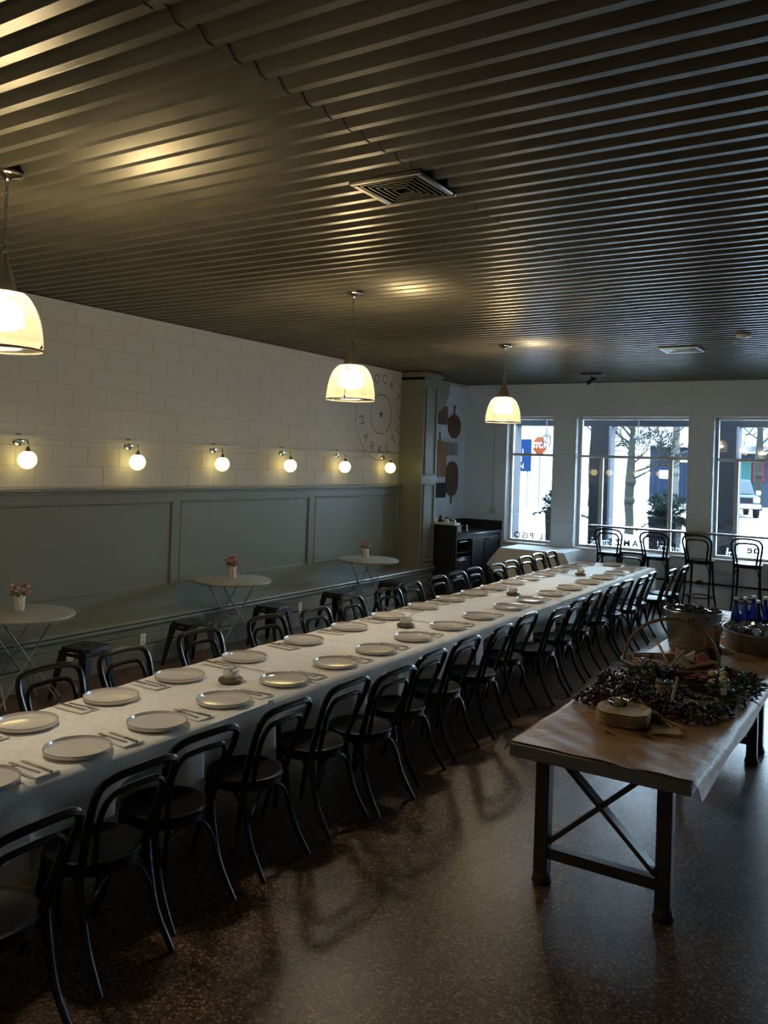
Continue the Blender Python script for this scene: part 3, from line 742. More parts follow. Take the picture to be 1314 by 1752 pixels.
PP = plate_proto(); NM, FM, KM = napkin_mesh(), fork_mesh(), knife_mesh()
RP = [2.13, 2.62, 3.12, 3.63, 4.19, 4.76, 5.29, 5.86, 6.45, 7.08, 7.74, 8.31, 8.89, 9.48, 10.12, 10.71, 11.25, 11.68, 12.08]
LP = [2.71, 3.28, 3.85, 4.49, 5.20, 5.86, 6.50, 7.18, 7.78, 8.31, 8.83, 9.40, 9.90, 10.43, 10.96, 11.52, 12.08]
first = True
def setting(x, y, side, i, n):
    global first
    o_ = ORD[n - 1 - i]; sd_ = 'bench side' if side < 0 else 'buffet side'
    z = ZT + .0035
    place(PP, first, 'grey stoneware dinner plate, %s from the window end, %s of the long table' % (o_, sd_), (x, y, z), random.uniform(0, 6), 'dinner plates on the long table'); first = False
    if i == n - 1: dy = .20
    else: dy = .225
    ny = y - dy if side < 0 else y + dy
    if ny > 12.36 or ny < .3: return
    xe = x - .01 * 1 if side < 0 else x + .02
    rz = 0.0 if side < 0 else PI
    a = rz + random.uniform(-.05, .05)
    nk = link('napkin', NM, None, (xe, ny, z), rot=(0, 0, a)); tag(nk, 'folded white napkin beside the %s plate from the window end, %s' % (o_, sd_), 'napkin', 'napkins on the long table')
    fk = link('fork', FM, None, (xe + (.02 if side < 0 else -.02), ny + (.02 if side < 0 else -.02), z + .0075), rot=(0, 0, a + random.uniform(-.14, .06)))
    tag(fk, 'silver fork on the napkin of the %s plate from the window end, %s' % (o_, sd_), 'fork', 'forks on the long table')
    kf = link('knife', KM, None, (xe, ny - (.022 if side < 0 else -.022), z + .0075), rot=(0, 0, a + random.uniform(-.06, .10)))
    tag(kf, 'silver knife on the napkin of the %s plate from the window end, %s' % (o_, sd_), 'knife', 'knives on the long table')
for i, y in enumerate(RP): setting(-3.27 - .08 * min(1, max(0, (y - 2) / 4)), y, 1, i, len(RP))
for i, y in enumerate(LP): setting(xleft(y) + .19 + (.03 if y > 8 else 0), y, -1, i, len(LP))
place(PP, False, 'grey stoneware dinner plate alone at the window end of the long table', (-3.68, 12.27, ZT + .0035), 0, 'dinner plates on the long table')
# small crocks on dark coasters, each with a spoon
CK = [(-3.57, 3.98), (-3.64, 6.24), (-3.66, 8.57), (-3.67, 10.81)]
cl_ = ['nearest the camera', 'second from the camera', 'third from the camera', 'nearest the windows']
def crock_parts(): 
    s_ = MB().lathe([(0, 0), (.06, 0), (.078, .012), (.074, .026), (.062, .030), (0, .026)], 24).mesh('saucer', M['coaster'])
    b = MB().lathe([(0, 0), (.040, 0), (.050, .018), (.052, .05), (.048, .05), (.045, .016), (0, .012)], 24).mesh('crock', M['bowl'])
    f_ = MB().lathe([(0, .040), (.047, .040), (.044, .035), (0, .035)], 18).mesh('butter', M['pot'])
    sp_ = MB().tube([(0, 0, .044), (.035, .01, .066), (.075, .02, .095)], [.004, .003, .0036], 6).ball((-.004, 0, .043), .011, 8, 5, (1.3, 1, .5)).mesh('spoon', M['steel'])
    return s_, b, f_, sp_
CM = crock_parts()
for (x, y), q in zip(CK, cl_):
    z = ZT + .004
    tag(link('saucer', CM[0], None, (x, y, z)), 'dark round coaster under the small crock %s' % q, 'saucer', 'coasters on the long table')
    t = thing('butter_crock', 'small cream crock in the middle of the long table, %s' % q, 'crock', (x, y, z + .0275), 0, 'crocks on the long table')
    link('pot', CM[1], t); link('filling', CM[2], t)
    tag(link('spoon', CM[3], None, (x, y, z + .0275)), 'small spoon standing in the crock %s' % q, 'spoon', 'spoons in the crocks')

# ================================================================== CHAIRS
def chair_proto(hs=.445, bar=False):
    """bentwood chair, front towards +y, origin on the floor under the seat"""
    t = thing('bar_stool' if bar else 'bentwood_chair', '', 'bar stool' if bar else 'chair')
    mt = M['black']; z0 = hs; top = hs + (.395 if not bar else .385); sp_ = 1.0 if not bar else .9
    prof = [(0, -.012), (.17, -.012), (.196, -.014), (.205, 0), (.203, .010), (.19, .014), (.17, .006), (0, .004)]
    MB().lathe(prof, 32, (0, 0, z0)).build('seat', M['seatblack'], t)
    MB().lathe([(.182, -.045), (.198, -.045), (.200, -.012), (.182, -.012), (.182, -.045)], 32, (0, 0, z0)).build('seat_ring', mt, t)
    fx = .19 if not bar else .215
    for s_ in (-1, 1):
        MB().tube(smoothpath([(s_ * .148, .118, z0 - .01), (s_ * .155, .135, z0 * .7), (s_ * .172, .165, z0 * .35), (s_ * fx, .20, 0)], 4), [.0195 - .0075 * k / 12 for k in range(13)], 8).build('leg', mt, t)
        MB().tube(smoothpath([(s_ * .172, -.135, z0 + .0), (s_ * .176, -.150, z0 * .75), (s_ * .18, -.20, z0 * .35), (s_ * (.19 if not bar else .21), -.30, 0)], 4), [.0195 - .007 * k / 12 for k in range(13)], 8).build('leg', mt, t)
    H = [(.172, -.135, z0 - .005), (.186, -.172, z0 + .12), (.203, -.212, z0 + .225), (.210, -.246, z0 + .315), (.193, -.268, top - .026), (.135, -.278, top - .003), (.06, -.281, top + .002), (0, -.282, top + .003)]
    if bar: H = H[:2] + [(.203, -.212, z0 + .235), (.205, -.243, z0 + .305), (.172, -.268, top - .025), (.10, -.279, top - .002), (0, -.282, top + .004)]
    H = H + [(-x, y, z) for x, y, z in H[-2::-1]]
    MB().tube(smoothpath(H, 4), .0180 if not bar else .0145, 8).build('back_hoop', mt, t)
    I = [(.128, -.160, z0 + .008), (.140, -.188, z0 + .11), (.156, -.216, z0 + .205), (.152, -.240, z0 + .272), (.118, -.252, z0 + .312), (.06, -.256, z0 + .320), (0, -.257, z0 + .322)]
    I = I + [(-x, y, z) for x, y, z in I[-2::-1]]
    MB().tube(smoothpath(I, 4), .0138, 8).build('inner_hoop', mt, t)
    if not bar:
        def brace(p, q, c):
            return MB().tube(smoothpath([p, ((p[0] * .8 + q[0] * .2), (p[1] * .8 + q[1] * .2), z0 - .085), (c[0], c[1], z0 - .028), ((p[0] * .2 + q[0] * .8), (p[1] * .2 + q[1] * .8), z0 - .085), q], 4), .0095, 6)
        A, B, C_, D = (.162, .135, z0 - .21), (-.162, .135, z0 - .21), (-.178, -.175, z0 - .21), (.178, -.175, z0 - .21)
        for p, q in ((A, B), (B, C_), (C_, D), (D, A)): brace(p, q, ((p[0] + q[0]) / 2 * .95, (p[1] + q[1]) / 2 * .95)).build('brace', mt, t)
    else:
        zr = .26
        MB().tube([(.195 * math.cos(2 * PI * k / 28), .0 + .215 * math.sin(2 * PI * k / 28) - .02, zr) for k in range(28)], .010, 6, closed=True).build('foot_ring', mt, t)
        for s_ in (-1, 1):
            MB().tube(smoothpath([(s_ * .185, -.19, z0 - .22), (s_ * .13, -.14, z0 - .07), (s_ * .06, -.12, z0 - .03)], 4), .008, 6).build('brace', mt, t)
            MB().tube(smoothpath([(s_ * .165, .14, z0 - .22), (s_ * .13, .12, z0 - .07), (s_ * .06, .10, z0 - .03)], 4), .008, 6).build('brace', mt, t)
    return t
CP = chair_proto()
f1 = True
for i, (y, x, a) in enumerate(CR):
    place(CP, f1, 'black bentwood chair, %s from the window end on the buffet side of the long table' % ORD[len(CR) - 1 - i], (x, y, 0), PI / 2 + a, 'bentwood chairs round the long table'); f1 = False
for i, (y, x) in enumerate(CLf):
    place(CP, False, 'black bentwood chair, %s from the window end on the bench side of the long table' % ORD[len(CLf) - 1 - i], (x + .28, y, 0), -PI / 2 + random.uniform(-.09, .09), 'bentwood chairs round the long table')
place(CP, False, 'black bentwood chair alone at the window end of the long table', (-3.66, 12.87, 0), PI, 'bentwood chairs round the long table')
BS = chair_proto(.80, True)
bls = ['black bentwood bar stool in front of the left half of the middle window', 'black bentwood bar stool in front of the right half of the middle window', 'black bentwood bar stool in front of the wall pier between two windows', 'black bentwood bar stool in front of the rightmost window in view']
for i, (x, y, a) in enumerate(((-4.06, 13.36, .12), (-3.34, 13.36, .06), (-2.69, 13.36, -.03), (-2.02, 13.36, .05))):
    place(BS, i == 0, bls[i], (x, y, 0), a, 'bar stools along the window counter')
ba = thing('window_counter', 'thin grey counter running along below the windows', 'counter', (-1.6, 13.8, 0))
MB().box(-2.95, 3.2, -.13, .12, 1.165, 1.195, .005).build('top', M['tabmetal'], ba)
for x in (-1.40, .85, 2.9): MB().bar((x, .13, 1.15), (x, -.10, 1.15), .03, .03).bar((x, .13, .85), (x, -.08, 1.15), .02, .02).build('bracket', M['blackmetal'], ba)
fr = thing('foot_rail', 'black foot rail low along the window wall', 'rail', (-1.6, 13.82, 0))
MB().tube([(-2.7, 0, .40), (3.0, 0, .40)], .016, 8).build('rail', M['blackmetal'], fr)
for x in (-1.5, -1.2, .6, 2.6): MB().box(x - .04, x + .04, -.02, .13, .375, .43, .006).build('bracket', M['blackmetal'], fr)

# ================================================================== BISTRO TABLES, STOOLS, FLOWERS
def bistro_proto():
    t = thing('bistro_table', '', 'table', (0, 0, 0), 0, 'round tables along the bench')
    MB().lathe([(0, .745), (.40, .745), (.425, .738), (.432, .752), (.43, .762), (.415, .768), (0, .766)], 48).build('tabletop', M['bistro'], t)
    for s_ in (-1, 1):
        pts = [(s_ * .27, -.12, .745), (-s_ * .02, -.12, .37), (-s_ * .28, -.12, .03), (-s_ * .29, -.16, .015), (-s_ * .27, 0, .20), (-s_ * .29, .16, .015), (-s_ * .28, .12, .03), (-s_ * .02, .12, .37), (s_ * .27, .12, .745)]
        b = MB(); b.tube([pts[0], pts[1], pts[2], (-s_ * .285, -.12, 0.0)], .008, 6).tube([pts[8], pts[7], pts[6], (-s_ * .285, .12, 0.0)], .008, 6)
        b.build('leg', M['bistro'], t)
        MB().tube(smoothpath([(-s_ * .265, -.2, .05), (-s_ * .22, -.09, .17), (-s_ * .20, 0, .24), (-s_ * .22, .09, .17), (-s_ * .265, .12, .05)], 5), .006, 6).build('foot_hoop', M['bistro'], t)
    MB().tube([(0, -.12, .385), (0, .12, .385)], .005, 6).build('pivot_bar', M['bistro'], t)
    return t
BT = bistro_proto()
BTP = [(-6.27, 4.38), (-6.37, 7.07), (-6.39, 9.85)]
q3 = ['nearest the camera', 'middle', 'nearest the pilaster']
for i, (x, y) in enumerate(BTP):
    place(BT, i == 0, 'round grey bistro table by the bench, ' + ('the middle one of three' if i == 1 else q3[i]), (x, y, 0), PI / 2 + (.06, -.04, .05)[i])
def vase_proto():
    t = thing('flower_pitcher', '', 'vase', (0, 0, 0), 0, 'cream pitchers on the bistro tables')
    MB().lathe([(0, 0), (.040, 0), (.046, .01), (.046, .09), (.052, .125), (.048, .125), (.042, .09), (.042, .012), (0, .012)], 24).build('body', M['pot'], t)
    MB().tube(smoothpath([(.046, 0, .10), (.078, 0, .098), (.082, 0, .06), (.047, 0, .03)], 5), .006, 8).build('handle', M['pot'], t)
    return t
VP = vase_proto()
FC = [mat('pink_petals', (.45, .22, .22), .7), mat('pale_petals', (.62, .55, .48), .7), mat('rust_petals', (.30, .10, .08), .7), mat('green_stems', (.10, .13, .06), .8)]
def bouquet(loc, n, seed, label, mix):
    random.seed(seed)
    t = thing('bouquet', label, 'flowers', loc, 0, 'small bouquets on the bistro tables')
    stm = MB(); fl = [MB(), MB(), MB()]
    for k in range(n):
        a = random.uniform(0, 2 * PI); r_ = random.uniform(.01, .085) ; h_ = random.uniform(.13, .215) - r_ * .3
        p = (r_ * math.cos(a), r_ * math.sin(a), h_)
        stm.tube([(p[0] * .2, p[1] * .2, .03), (p[0] * .6, p[1] * .6, .11), p], .0016, 4)
        c = random.choice(mix)
        for q in range(5):
            b = 2 * PI * q / 5; s_ = .008 if c == 1 else .012
            fl[c].ball((p[0] + s_ * .8 * math.cos(b), p[1] + s_ * .8 * math.sin(b), p[2] + random.uniform(-.003, .005)), s_, 6, 4)
        fl[c].ball(p, .007, 6, 4)
    for k in range(8):
        a = random.uniform(0, 2 * PI); r_ = .07
        stm.ball((r_ * .8 * math.cos(a), r_ * .8 * math.sin(a), .125 + random.uniform(0, .03)), .022, 6, 4, (1, 1, .4))
    stuff(stm.build('stems', FC[3], t))
    for c in range(3):
        if fl[c].v: stuff(fl[c].build('blossoms', FC[c], t))
for i, ((x, y), sd_) in enumerate(zip(((-6.37, 4.43), (-6.47, 7.17), (-6.52, 9.98)), (3, 5, 8))):
    place(VP, i == 0, 'cream pitcher holding flowers on the bistro table ' + ('in the middle' if i == 1 else q3[i]), (x, y, .7665), -.6)
    bouquet((x, y, .7685 + .012), (26, 16, 14)[i], sd_, ['loose bouquet of tiny white and red flowers on the nearest bistro table', 'pink and dark flowers in the pitcher on the middle bistro table', 'pale dried flowers in the pitcher nearest the pilaster'][i], ([1, 1, 1, 2, 0], [0, 0, 2], [1, 0, 0])[i])
random.seed(21)
def stool_proto():
    t = thing('metal_stool', '', 'stool', (0, 0, 0), 0, 'low black stools at the bistro tables')
    b = MB(); o_ = rrect(.30, .30, .05, 4); i_ = rrect(.085, .03, .0145, 4); n = len(o_)
    i_ = [(x, y) for x, y in i_]
    vs = [(x, y, .448) for x, y in o_] + [(x, y, .452) for x, y in i_] + [(x * 1.03, y * 1.03, .415) for x, y in o_] + [(x, y, .440) for x, y in i_] + [(x * .98, y * .98, .418) for x, y in o_]
    fs = [(k, (k + 1) % n, n + (k + 1) % n, n + k) for k in range(n)] + [(k, 2 * n + k, 2 * n + (k + 1) % n, (k + 1) % n) for k in range(n)]
    fs += [(n + k, n + (k + 1) % n, 3 * n + (k + 1) % n, 3 * n + k) for k in range(n)] + [(3 * n + k, 3 * n + (k + 1) % n, 4 * n + (k + 1) % n, 4 * n + k) for k in range(n)]
    b.add(vs, fs); b.build('seat', M['blackmetal'], t, angle=.9)
    for sx_ in (-1, 1):
        for sy_ in (-1, 1):
            g = MB(); T, B_ = .42, 0.0
            p = [(sx_ * .148, sy_ * .148), (sx_ * .06, sy_ * .148), (sx_ * .148, sy_ * .06)]; q = [(sx_ * .205, sy_ * .205), (sx_ * .185, sy_ * .205), (sx_ * .205, sy_ * .185)]
            th = .012
            for u, v_ in ((1, 0), (0, 2)):
                pu, pv, qu, qv = p[u], p[v_], q[u], q[v_]
                inn = lambda w_: (w_[0] - sx_ * th * (1 if abs(w_[0]) > .14 else 0), w_[1] - sy_ * th * (1 if abs(w_[1]) > .14 else 0))
                g.add([(*pu, T), (*pv, T), (*qv, B_), (*qu, B_), (*inn(pu), T), (*inn(pv), T), (*inn(qv), B_), (*inn(qu), B_)],
                      [(0, 1, 2, 3), (7, 6, 5, 4), (0, 3, 7, 4), (1, 5, 6, 2), (0, 4, 5, 1), (3, 2, 6, 7)])
            g.build('leg', M['blackmetal'], t, smooth=False)
    MB().bar((-.15, .15, .39), (.15, .15, .39), .006, .03).bar((-.15, -.15, .39), (.15, -.15, .39), .006, .03).bar((.15, -.15, .39), (.15, .15, .39), .006, .03).bar((-.15, -.15, .39), (-.15, .15, .39), .006, .03).build('apron', M['blackmetal'], t)
    return t
ST = stool_proto()
for i, (x, y, a) in enumerate(((-6.04, 4.86, .15), (-6.15, 6.24, -.1), (-6.17, 7.54, .1), (-6.19, 8.87, 0), (-6.16, 10.16, .08))):
    place(ST, i == 0, 'low black metal stool in front of the bench, %s' % ('nearest the camera' if i == 0 else '%s from the pilaster' % ORD[4 - i]), (x, y, 0), a)

# white draped table by the window
sq = thing('corner_table', 'small square table hidden under a pale cloth by the window', 'table', (-5.27, 13.42, 0))
MB().box(-.52, .52, -.36, .36, .725, .752, .004).build('tabletop', M['wood3'], sq)
for sx_ in (-1, 1):
    for sy_ in (-1, 1): MB().tube([(sx_ * .42, sy_ * .27, 0), (sx_ * .42, sy_ * .27, .726)], .018, 8).build('leg', M['blackmetal'], sq)
g = MB(); n = 72; pr_ = []
for k in range(n):
    a = 2 * PI * k / n; c, s_ = math.cos(a), math.sin(a); q = min(.56 / max(abs(c), 1e-6), .40 / max(abs(s_), 1e-6)); pr_.append((q * c, q * s_, abs(c) / .56 * q, abs(s_) / .40 * q))
rows = []
for d in (0.0, .06, .2, .35, .5):
    row = []
    for k, (x, y, u, v_) in enumerate(pr_):
        corner = max(0, min(abs(x) / .56, abs(y) / .40) - .72) / .28
        flare = 1 + d * (.10 + .75 * corner) * (1 if d else 0)
        wv = .012 * d / .3 * math.sin(k * 1.5)
        drop = d * (1.0 - .45 * corner)
        row.append((-5.27 + x * flare + wv, 13.42 + y * min(flare, 1.22) + wv, .757 - drop))
    rows.append(row)
vs = [(-5.27, 13.42, .757)] + [p for r_ in rows for p in r_]
fs = [(0, 1 + k, 1 + (k + 1) % n) for k in range(n)]
for j in range(len(rows) - 1): fs += [(1 + j * n + k, 1 + (j + 1) * n + k, 1 + (j + 1) * n + (k + 1) % n, 1 + j * n + (k + 1) % n) for k in range(n)]
for i_, p in enumerate(vs):
    if p[1] > YB - .03: vs[i_] = (p[0], YB - .03, p[2])
g.add(vs, fs); tag(g.build('tablecloth', M['cloth2'], angle=.6), 'pale white cloth with pointed corners on the small table by the window', 'tablecloth')

# ================================================================== BUFFET TABLES
def buffet(y0_, y1_, label):
    t = thing('buffet_table', label, 'table', (-1.265, (y0_ + y1_) / 2, 0), 0, 'iron trestle tables'); q = (y1_ - y0_) / 2; hw = .445
    MB().box(-hw, hw, -q, q, .655, .722, .004).build('tabletop', M['tabmetal'], t)
    for sy_ in (-1, 1):
        y = sy_ * (q - .14)
        for sx_ in (-1, 1):
            x = sx_ * .305
            MB().box(x - .036, x + .036, y - .036, y + .036, .05, .656, .005).build('leg', M['iron'], t)
            MB().lathe([(0, 0), (.046, 0), (.052, .012), (.045, .035), (.04, .06), (0, .06)], 16, (x, y, 0)).build('foot', M['iron'], t)
        MB().bar((-.27, y, .165), (.27, y, .165), .05, .055).build('stretcher', M['iron'], t)
        MB().bar((-.21, y - .012, .656), (.27, y - .012, .215), .022, .06, (0, 1, 0)).build('cross_brace', M['iron'], t)
        MB().bar((.21, y + .012, .656), (-.27, y + .012, .215), .022, .06, (0, 1, 0)).build('cross_brace', M['iron'], t)
    return t
buffet(4.02, 6.90, 'iron legged buffet table with crossed braces nearest the camera')
buffet(6.905, 9.2, 'second iron buffet table behind the first, under the ice tub')
def kraft(u, v_):
    y = 4.035 + 5.16 * v_; W_ = .905; s_ = u * (W_ + .13) - .065
    z = .727 + .004 * math.sin(y * 13 + s_ * 9) * math.sin(s_ * 17 + 1.7 * y) + .003 * math.sin(y * 37 + s_ * 21) * (1 + math.sin(5 * s_)) * .5
    if s_ < 0: return (-1.7175 - .01 + s_ * .35, y, .724 + s_ * (.9 + .15 * math.sin(y * 7)))
    if s_ > W_: d = s_ - W_; return (-.8125 + .012 + d * .40, y, .724 - d * (1.1 + .2 * math.sin(y * 5)))
    return (-1.7175 + s_, y, z)
kp = MB().grid(kraft, 44, 150)
tag(kp.build('paper_cover', M['paper'], angle=1.4), 'crinkled brown kraft paper covering the buffet tables', 'paper')
ZB = .733
def at_b(x, y, z=0): return (x, y, ZB + z)
# octagonal plates
OP = mat('palm_leaf_plate', (.64, .46, .24), .65, spec=.15, col2=(.54, .38, .19), vscale=5, aniso=(1, 6, 1))
def octo(r, c): 
    q = r; k = r * c; return [(q, k), (k, q), (-k, q), (-q, k), (-q, -k), (-k, -q), (k, -q), (q, -k)]
b = MB(); 
lo, hi, hi2, lo2 = [octo(r, .55) for r in (.105, .138, .132, .100)]
vs = [(x, y, 0) for x, y in lo] + [(x, y, .013) for x, y in hi] + [(x, y, .0145) for x, y in hi2] + [(x, y, .004) for x, y in lo2]
fs = [tuple(range(8))[::-1]] + [(j * 8 + k, j * 8 + (k + 1) % 8, (j + 1) * 8 + (k + 1) % 8, (j + 1) * 8 + k) for j in range(3) for k in range(8)] + [tuple(range(24, 32))]
om = b.add(vs, fs).mesh('palm_plate', OP, smooth=False)
for k in range(6):
    o = link('palm_plate', om, None, at_b(-1.325 + random.uniform(-.004, .004), 4.70 + random.uniform(-.004, .004), .001 + .0125 * k), rot=(0, 0, .12 + random.uniform(-.03, .03)))
    tag(o, 'pale eight-sided leaf plate, %s of the stack on the kraft paper' % ('topmost' if k == 5 else 'lowest' if k == 0 else ORD[k] + ' from the bottom'), 'plate', 'stack of leaf plates')
NP = mat('paper_napkin', (.52, .38, .20), .85, spec=.1)
for k, (x, y, a) in enumerate(((-1.10, 4.66, .25), (-1.09, 4.67, .45))):
    b = MB().grid(lambda u, v_: ((u - .5) * .15, (v_ - .5) * .13, .004 + .006 * k + .006 * math.sin(u * 6 + k) * v_), 8, 8)
    b.grid(lambda u, v_: ((u - .5) * .15, (v_ - .5) * .13, .002 + .006 * k + .006 * math.sin(u * 6 + k) * v_), 8, 8)
    tag(b.build('paper_napkin', NP, None, at_b(x, y)).__class__ and bpy.context.scene.collection.objects[-1], ['lower tan paper napkin beside the leaf plate stack', 'upper tan paper napkin folded over the lower one beside the plates'][k], 'napkin')
    bpy.context.scene.collection.objects[-1].rotation_euler[2] = a
# grapes
GR = mat('dark_grapes', (.045, .012, .022), .3, var=.5, vscale=20); GR2 = mat('black_grapes', (.018, .012, .022), .3); GSt = mat('grape_stem', (.14, .09, .04), .8)
def grapes(x, y, rx, ry, hgt, n, mt, label, sd_):
    random.seed(sd_); t = thing('grape_bunch', label, 'grapes', at_b(x, y), 0, 'bunches of grapes on the buffet'); b = MB(); st_ = MB()
    for k in range(n):
        a = random.uniform(0, 2 * PI); q = math.sqrt(random.random()); z = random.uniform(0, 1) * hgt * (1 - q * q)
        b.ball((rx * q * math.cos(a), ry * q * math.sin(a), .011 + z), random.uniform(.009, .0125), 8, 6)
    for k in range(4):
        a = random.uniform(0, 2 * PI); st_.tube([(0, 0, hgt * .6), (rx * .5 * math.cos(a), ry * .5 * math.sin(a), hgt * .8 + .015), (rx * .9 * math.cos(a), ry * .9 * math.sin(a), .03)], .0025, 5)
    stuff(b.build('grapes', mt, t)); st_.build('stem', GSt, t)
grapes(-1.575, 4.99, .13, .12, .09, 150, GR, 'dark red grape bunch at the left end of the food display', 1)
grapes(-1.56, 5.30, .14, .17, .15, 230, GR2, 'large black grape bunch behind the red one on the left', 2)
grapes(-1.38, 5.17, .15, .14, .14, 220, GR2, 'black grape bunch behind the stack of leaf plates', 3)
grapes(-1.04, 4.99, .13, .12, .09, 150, GR, 'dark red grape bunch at the front right of the display', 4)
grapes(-.93, 5.17, .10, .10, .07, 90, GR2, 'small dark grape bunch beside the white bowl of olives', 5)
grapes(-1.19, 5.03, .11, .11, .08, 110, GR2, 'dark grape bunch just behind the paper napkins', 6)
grapes(-1.17, 5.30, .10, .14, .11, 120, GR2, 'black grape bunch behind the white bowl of olives', 7)
random.seed(31)
# greenery
LG = mat('dark_leaves', (.025, .055, .022), .45, var=.4, vscale=30)
def leafy(name, loc, n, rx, ry, hgt, label, mt, size=.05):
    t = thing(name, label, 'greens', loc); b = MB(); s_ = MB()
    for k in range(n):
        a = random.uniform(0, 2 * PI); q = math.sqrt(random.random()); c = Vector((rx * q * math.cos(a), ry * q * math.sin(a), .012 + random.uniform(.1, 1) * hgt * (1 - .6 * q)))
        d = Vector((math.cos(a + random.uniform(-1, 1)), math.sin(a + random.uniform(-1, 1)), random.uniform(-.3, .6))).normalized(); sd_ = d.cross(Vector((0, 0, 1))).normalized()
        l_ = size * random.uniform(.7, 1.3); w_ = l_ * .3; up = Vector((0, 0, .12 * l_))
        b.add([c, c + d * l_ * .4 + sd_ * w_ + up, c + d * l_, c + d * l_ * .4 - sd_ * w_ + up, c + d * l_ * .45], [(0, 1, 4), (1, 2, 4), (2, 3, 4), (3, 0, 4)])
        if k % 6 == 0: s_.tube([(0, 0, .01), c], .002, 4)
    stuff(b.build('leaves', mt, t, smooth=False)); s_.build('stems', GSt, t); return t
leafy('citrus_greens', at_b(-.93, 5.72), 330, .15, .36, .12, 'dark green leafy sprigs along the right edge of the display', LG, .06)
leafy('herb_sprigs', at_b(-1.47, 5.62), 200, .15, .13, .17, 'dark herb sprigs behind the black grapes', LG, .05)
leafy('salad_leaves', at_b(-1.33, 6.0), 60, .09, .08, .06, 'green salad leaves inside the handled basket', LG, .05)
# serving things
WB = mat('rattan', (.20, .12, .07), .6)
bk = thing('serving_basket', 'wide wicker tray with a tall hoop handle in the food display', 'basket', at_b(-1.38, 6.0), .32)
bb_ = MB()
for j in range(6):
    r_ = .27 + .012 * j; z = .012 + .014 * j
    bb_.tube([(r_ * math.cos(2 * PI * k / 32), r_ * .78 * math.sin(2 * PI * k / 32), z) for k in range(32)], .008, 5, closed=True)
bb_.lathe([(0, .006), (.27, .006), (.27, .014), (0, .014)], 28, sc=(1, .78)); stuff(bb_.build('woven_wall', WB, bk))
MB().tube([(-.31 * math.cos(PI * k / 20), .0, .08 + .30 * math.sin(PI * k / 20)) for k in range(21)], .011, 8).build('handle', WB, bk)
MEAT = mat('cured_meat', (.22, .045, .035), .4, var=.35, vscale=50); FIG = mat('fig_flesh', (.34, .10, .10), .4, var=.4, vscale=70); FIGS = mat('fig_skin', (.40, .30, .27), .5)
MOZ = mat('mozzarella', (.62, .53, .38), .35); OLV = mat('olives', (.035, .03, .015), .25); TOM = mat('red_fruit', (.36, .06, .035), .3); CRK = mat('cracker', (.46, .33, .20), .7)
def dish(x, y, rx, ry, hgt, mt, label, name='serving_bowl', z=0, rz=0):
    t = thing(name, label, 'bowl', at_b(x, y, z), rz)
    MB().lathe([(0, 0), (.55, 0), (.85, .45 * hgt), (1, hgt), (.95, hgt), (.8, .5 * hgt), (.5, .1 * hgt), (0, .1 * hgt)], 28, sc=(rx, ry)).build('bowl', mt, t); return t
def fill(t, mt, n, rx, ry, z, r_, name):
    b = MB()
    for k in range(n):
        a = random.uniform(0, 2 * PI); q = math.sqrt(random.random()) * .85; b.ball((rx * q * math.cos(a), ry * q * math.sin(a), z + random.uniform(0, .012)), r_ * random.uniform(.8, 1.15), 8, 5)
    return stuff(b.build(name, mt, t))
d = dish(-1.06, 5.33, .115, .075, .045, M['bowl'], 'white oval bowl of dark olives at the front of the display', rz=.3); fill(d, OLV, 45, .10, .062, .032, .010, 'olives')
d = dish(-1.29, 5.45, .07, .07, .075, M['clear'], 'glass bowl of dark jam on the pale jar behind the plates', z=.09); fill(d, OLV, 30, .06, .06, .055, .010, 'jam')
jr = thing('stone_jar', 'grey stone jar under the glass jam bowl', 'jar', at_b(-1.29, 5.45)); MB().lathe([(0, 0), (.055, 0), (.06, .03), (.05, .088), (0, .09)], 20).build('body', M['greyboard'], jr)
MB().tube([(.055 * math.cos(2 * PI * k / 20), .055 * math.sin(2 * PI * k / 20), .075) for k in range(20)], .004, 5, closed=True).build('band', M['slate'], jr)
d = dish(-1.10, 5.78, .20, .15, .05, M['wood'], 'round board of cured meat and white cheese balls', 'meat_platter', rz=.3)
b = MB()
for k in range(34):
    a = random.uniform(0, 2 * PI); q = random.uniform(.1, .8); x, y = -.04 + .12 * q * math.cos(a), .10 * q * math.sin(a); s_ = random.uniform(.02, .032)
    b.lathe([(0, .004), (s_ * .6, .0), (s_, .008), (s_ * .9, .012), (0, .01)], 10, (x, y, .03 + random.uniform(0, .045)))
stuff(b.build('meat_slices', MEAT, d))
chl = ['left', 'right']
k = 0
for x, y, z, r_ in ((-1.02, 5.65, .05, .034), (-.985, 5.70, .05, .036), (-1.05, 5.70, .055, .033), (-1.0, 5.77, .065, .036), (-.965, 5.64, .04, .03), (-1.06, 5.62, .045, .028), (-1.075, 5.83, .085, .030), (-1.01, 5.85, .085, .03)):
    k += 1
    tag(MB().ball((0, 0, 0), r_, 14, 8, (1.05, 1, .9)).build('cheese_ball', MOZ, None, at_b(x, y, z)), 'white mozzarella ball in the cluster on the meat platter', 'cheese', 'mozzarella balls on the platter')
def fig(x, y, z, rot, label):
    t = thing('halved_fruit', label, 'fig', at_b(x, y, z)); t.rotation_euler = rot
    MB().lathe([(0, -.04), (.018, -.036), (.034, -.02), (.038, 0), (.033, .0), (0, .0)], 20).build('skin', FIGS, t); MB().lathe([(0, .001), (.031, .001), (.028, .004), (0, .005)], 20).build('flesh', FIG, t)
fig(-1.20, 6.13, .12, (.9, .2, 0), 'halved fig with pink flesh on the rim of the basket')
fig(-.965, 5.87, .10, (1.1, .15, .3), 'halved fig with pink flesh at the right of the cheese balls')
fig(-1.56, 5.76, .10, (1.0, -.4, -.5), 'halved fig with pink flesh under the left end of the hoop handle')
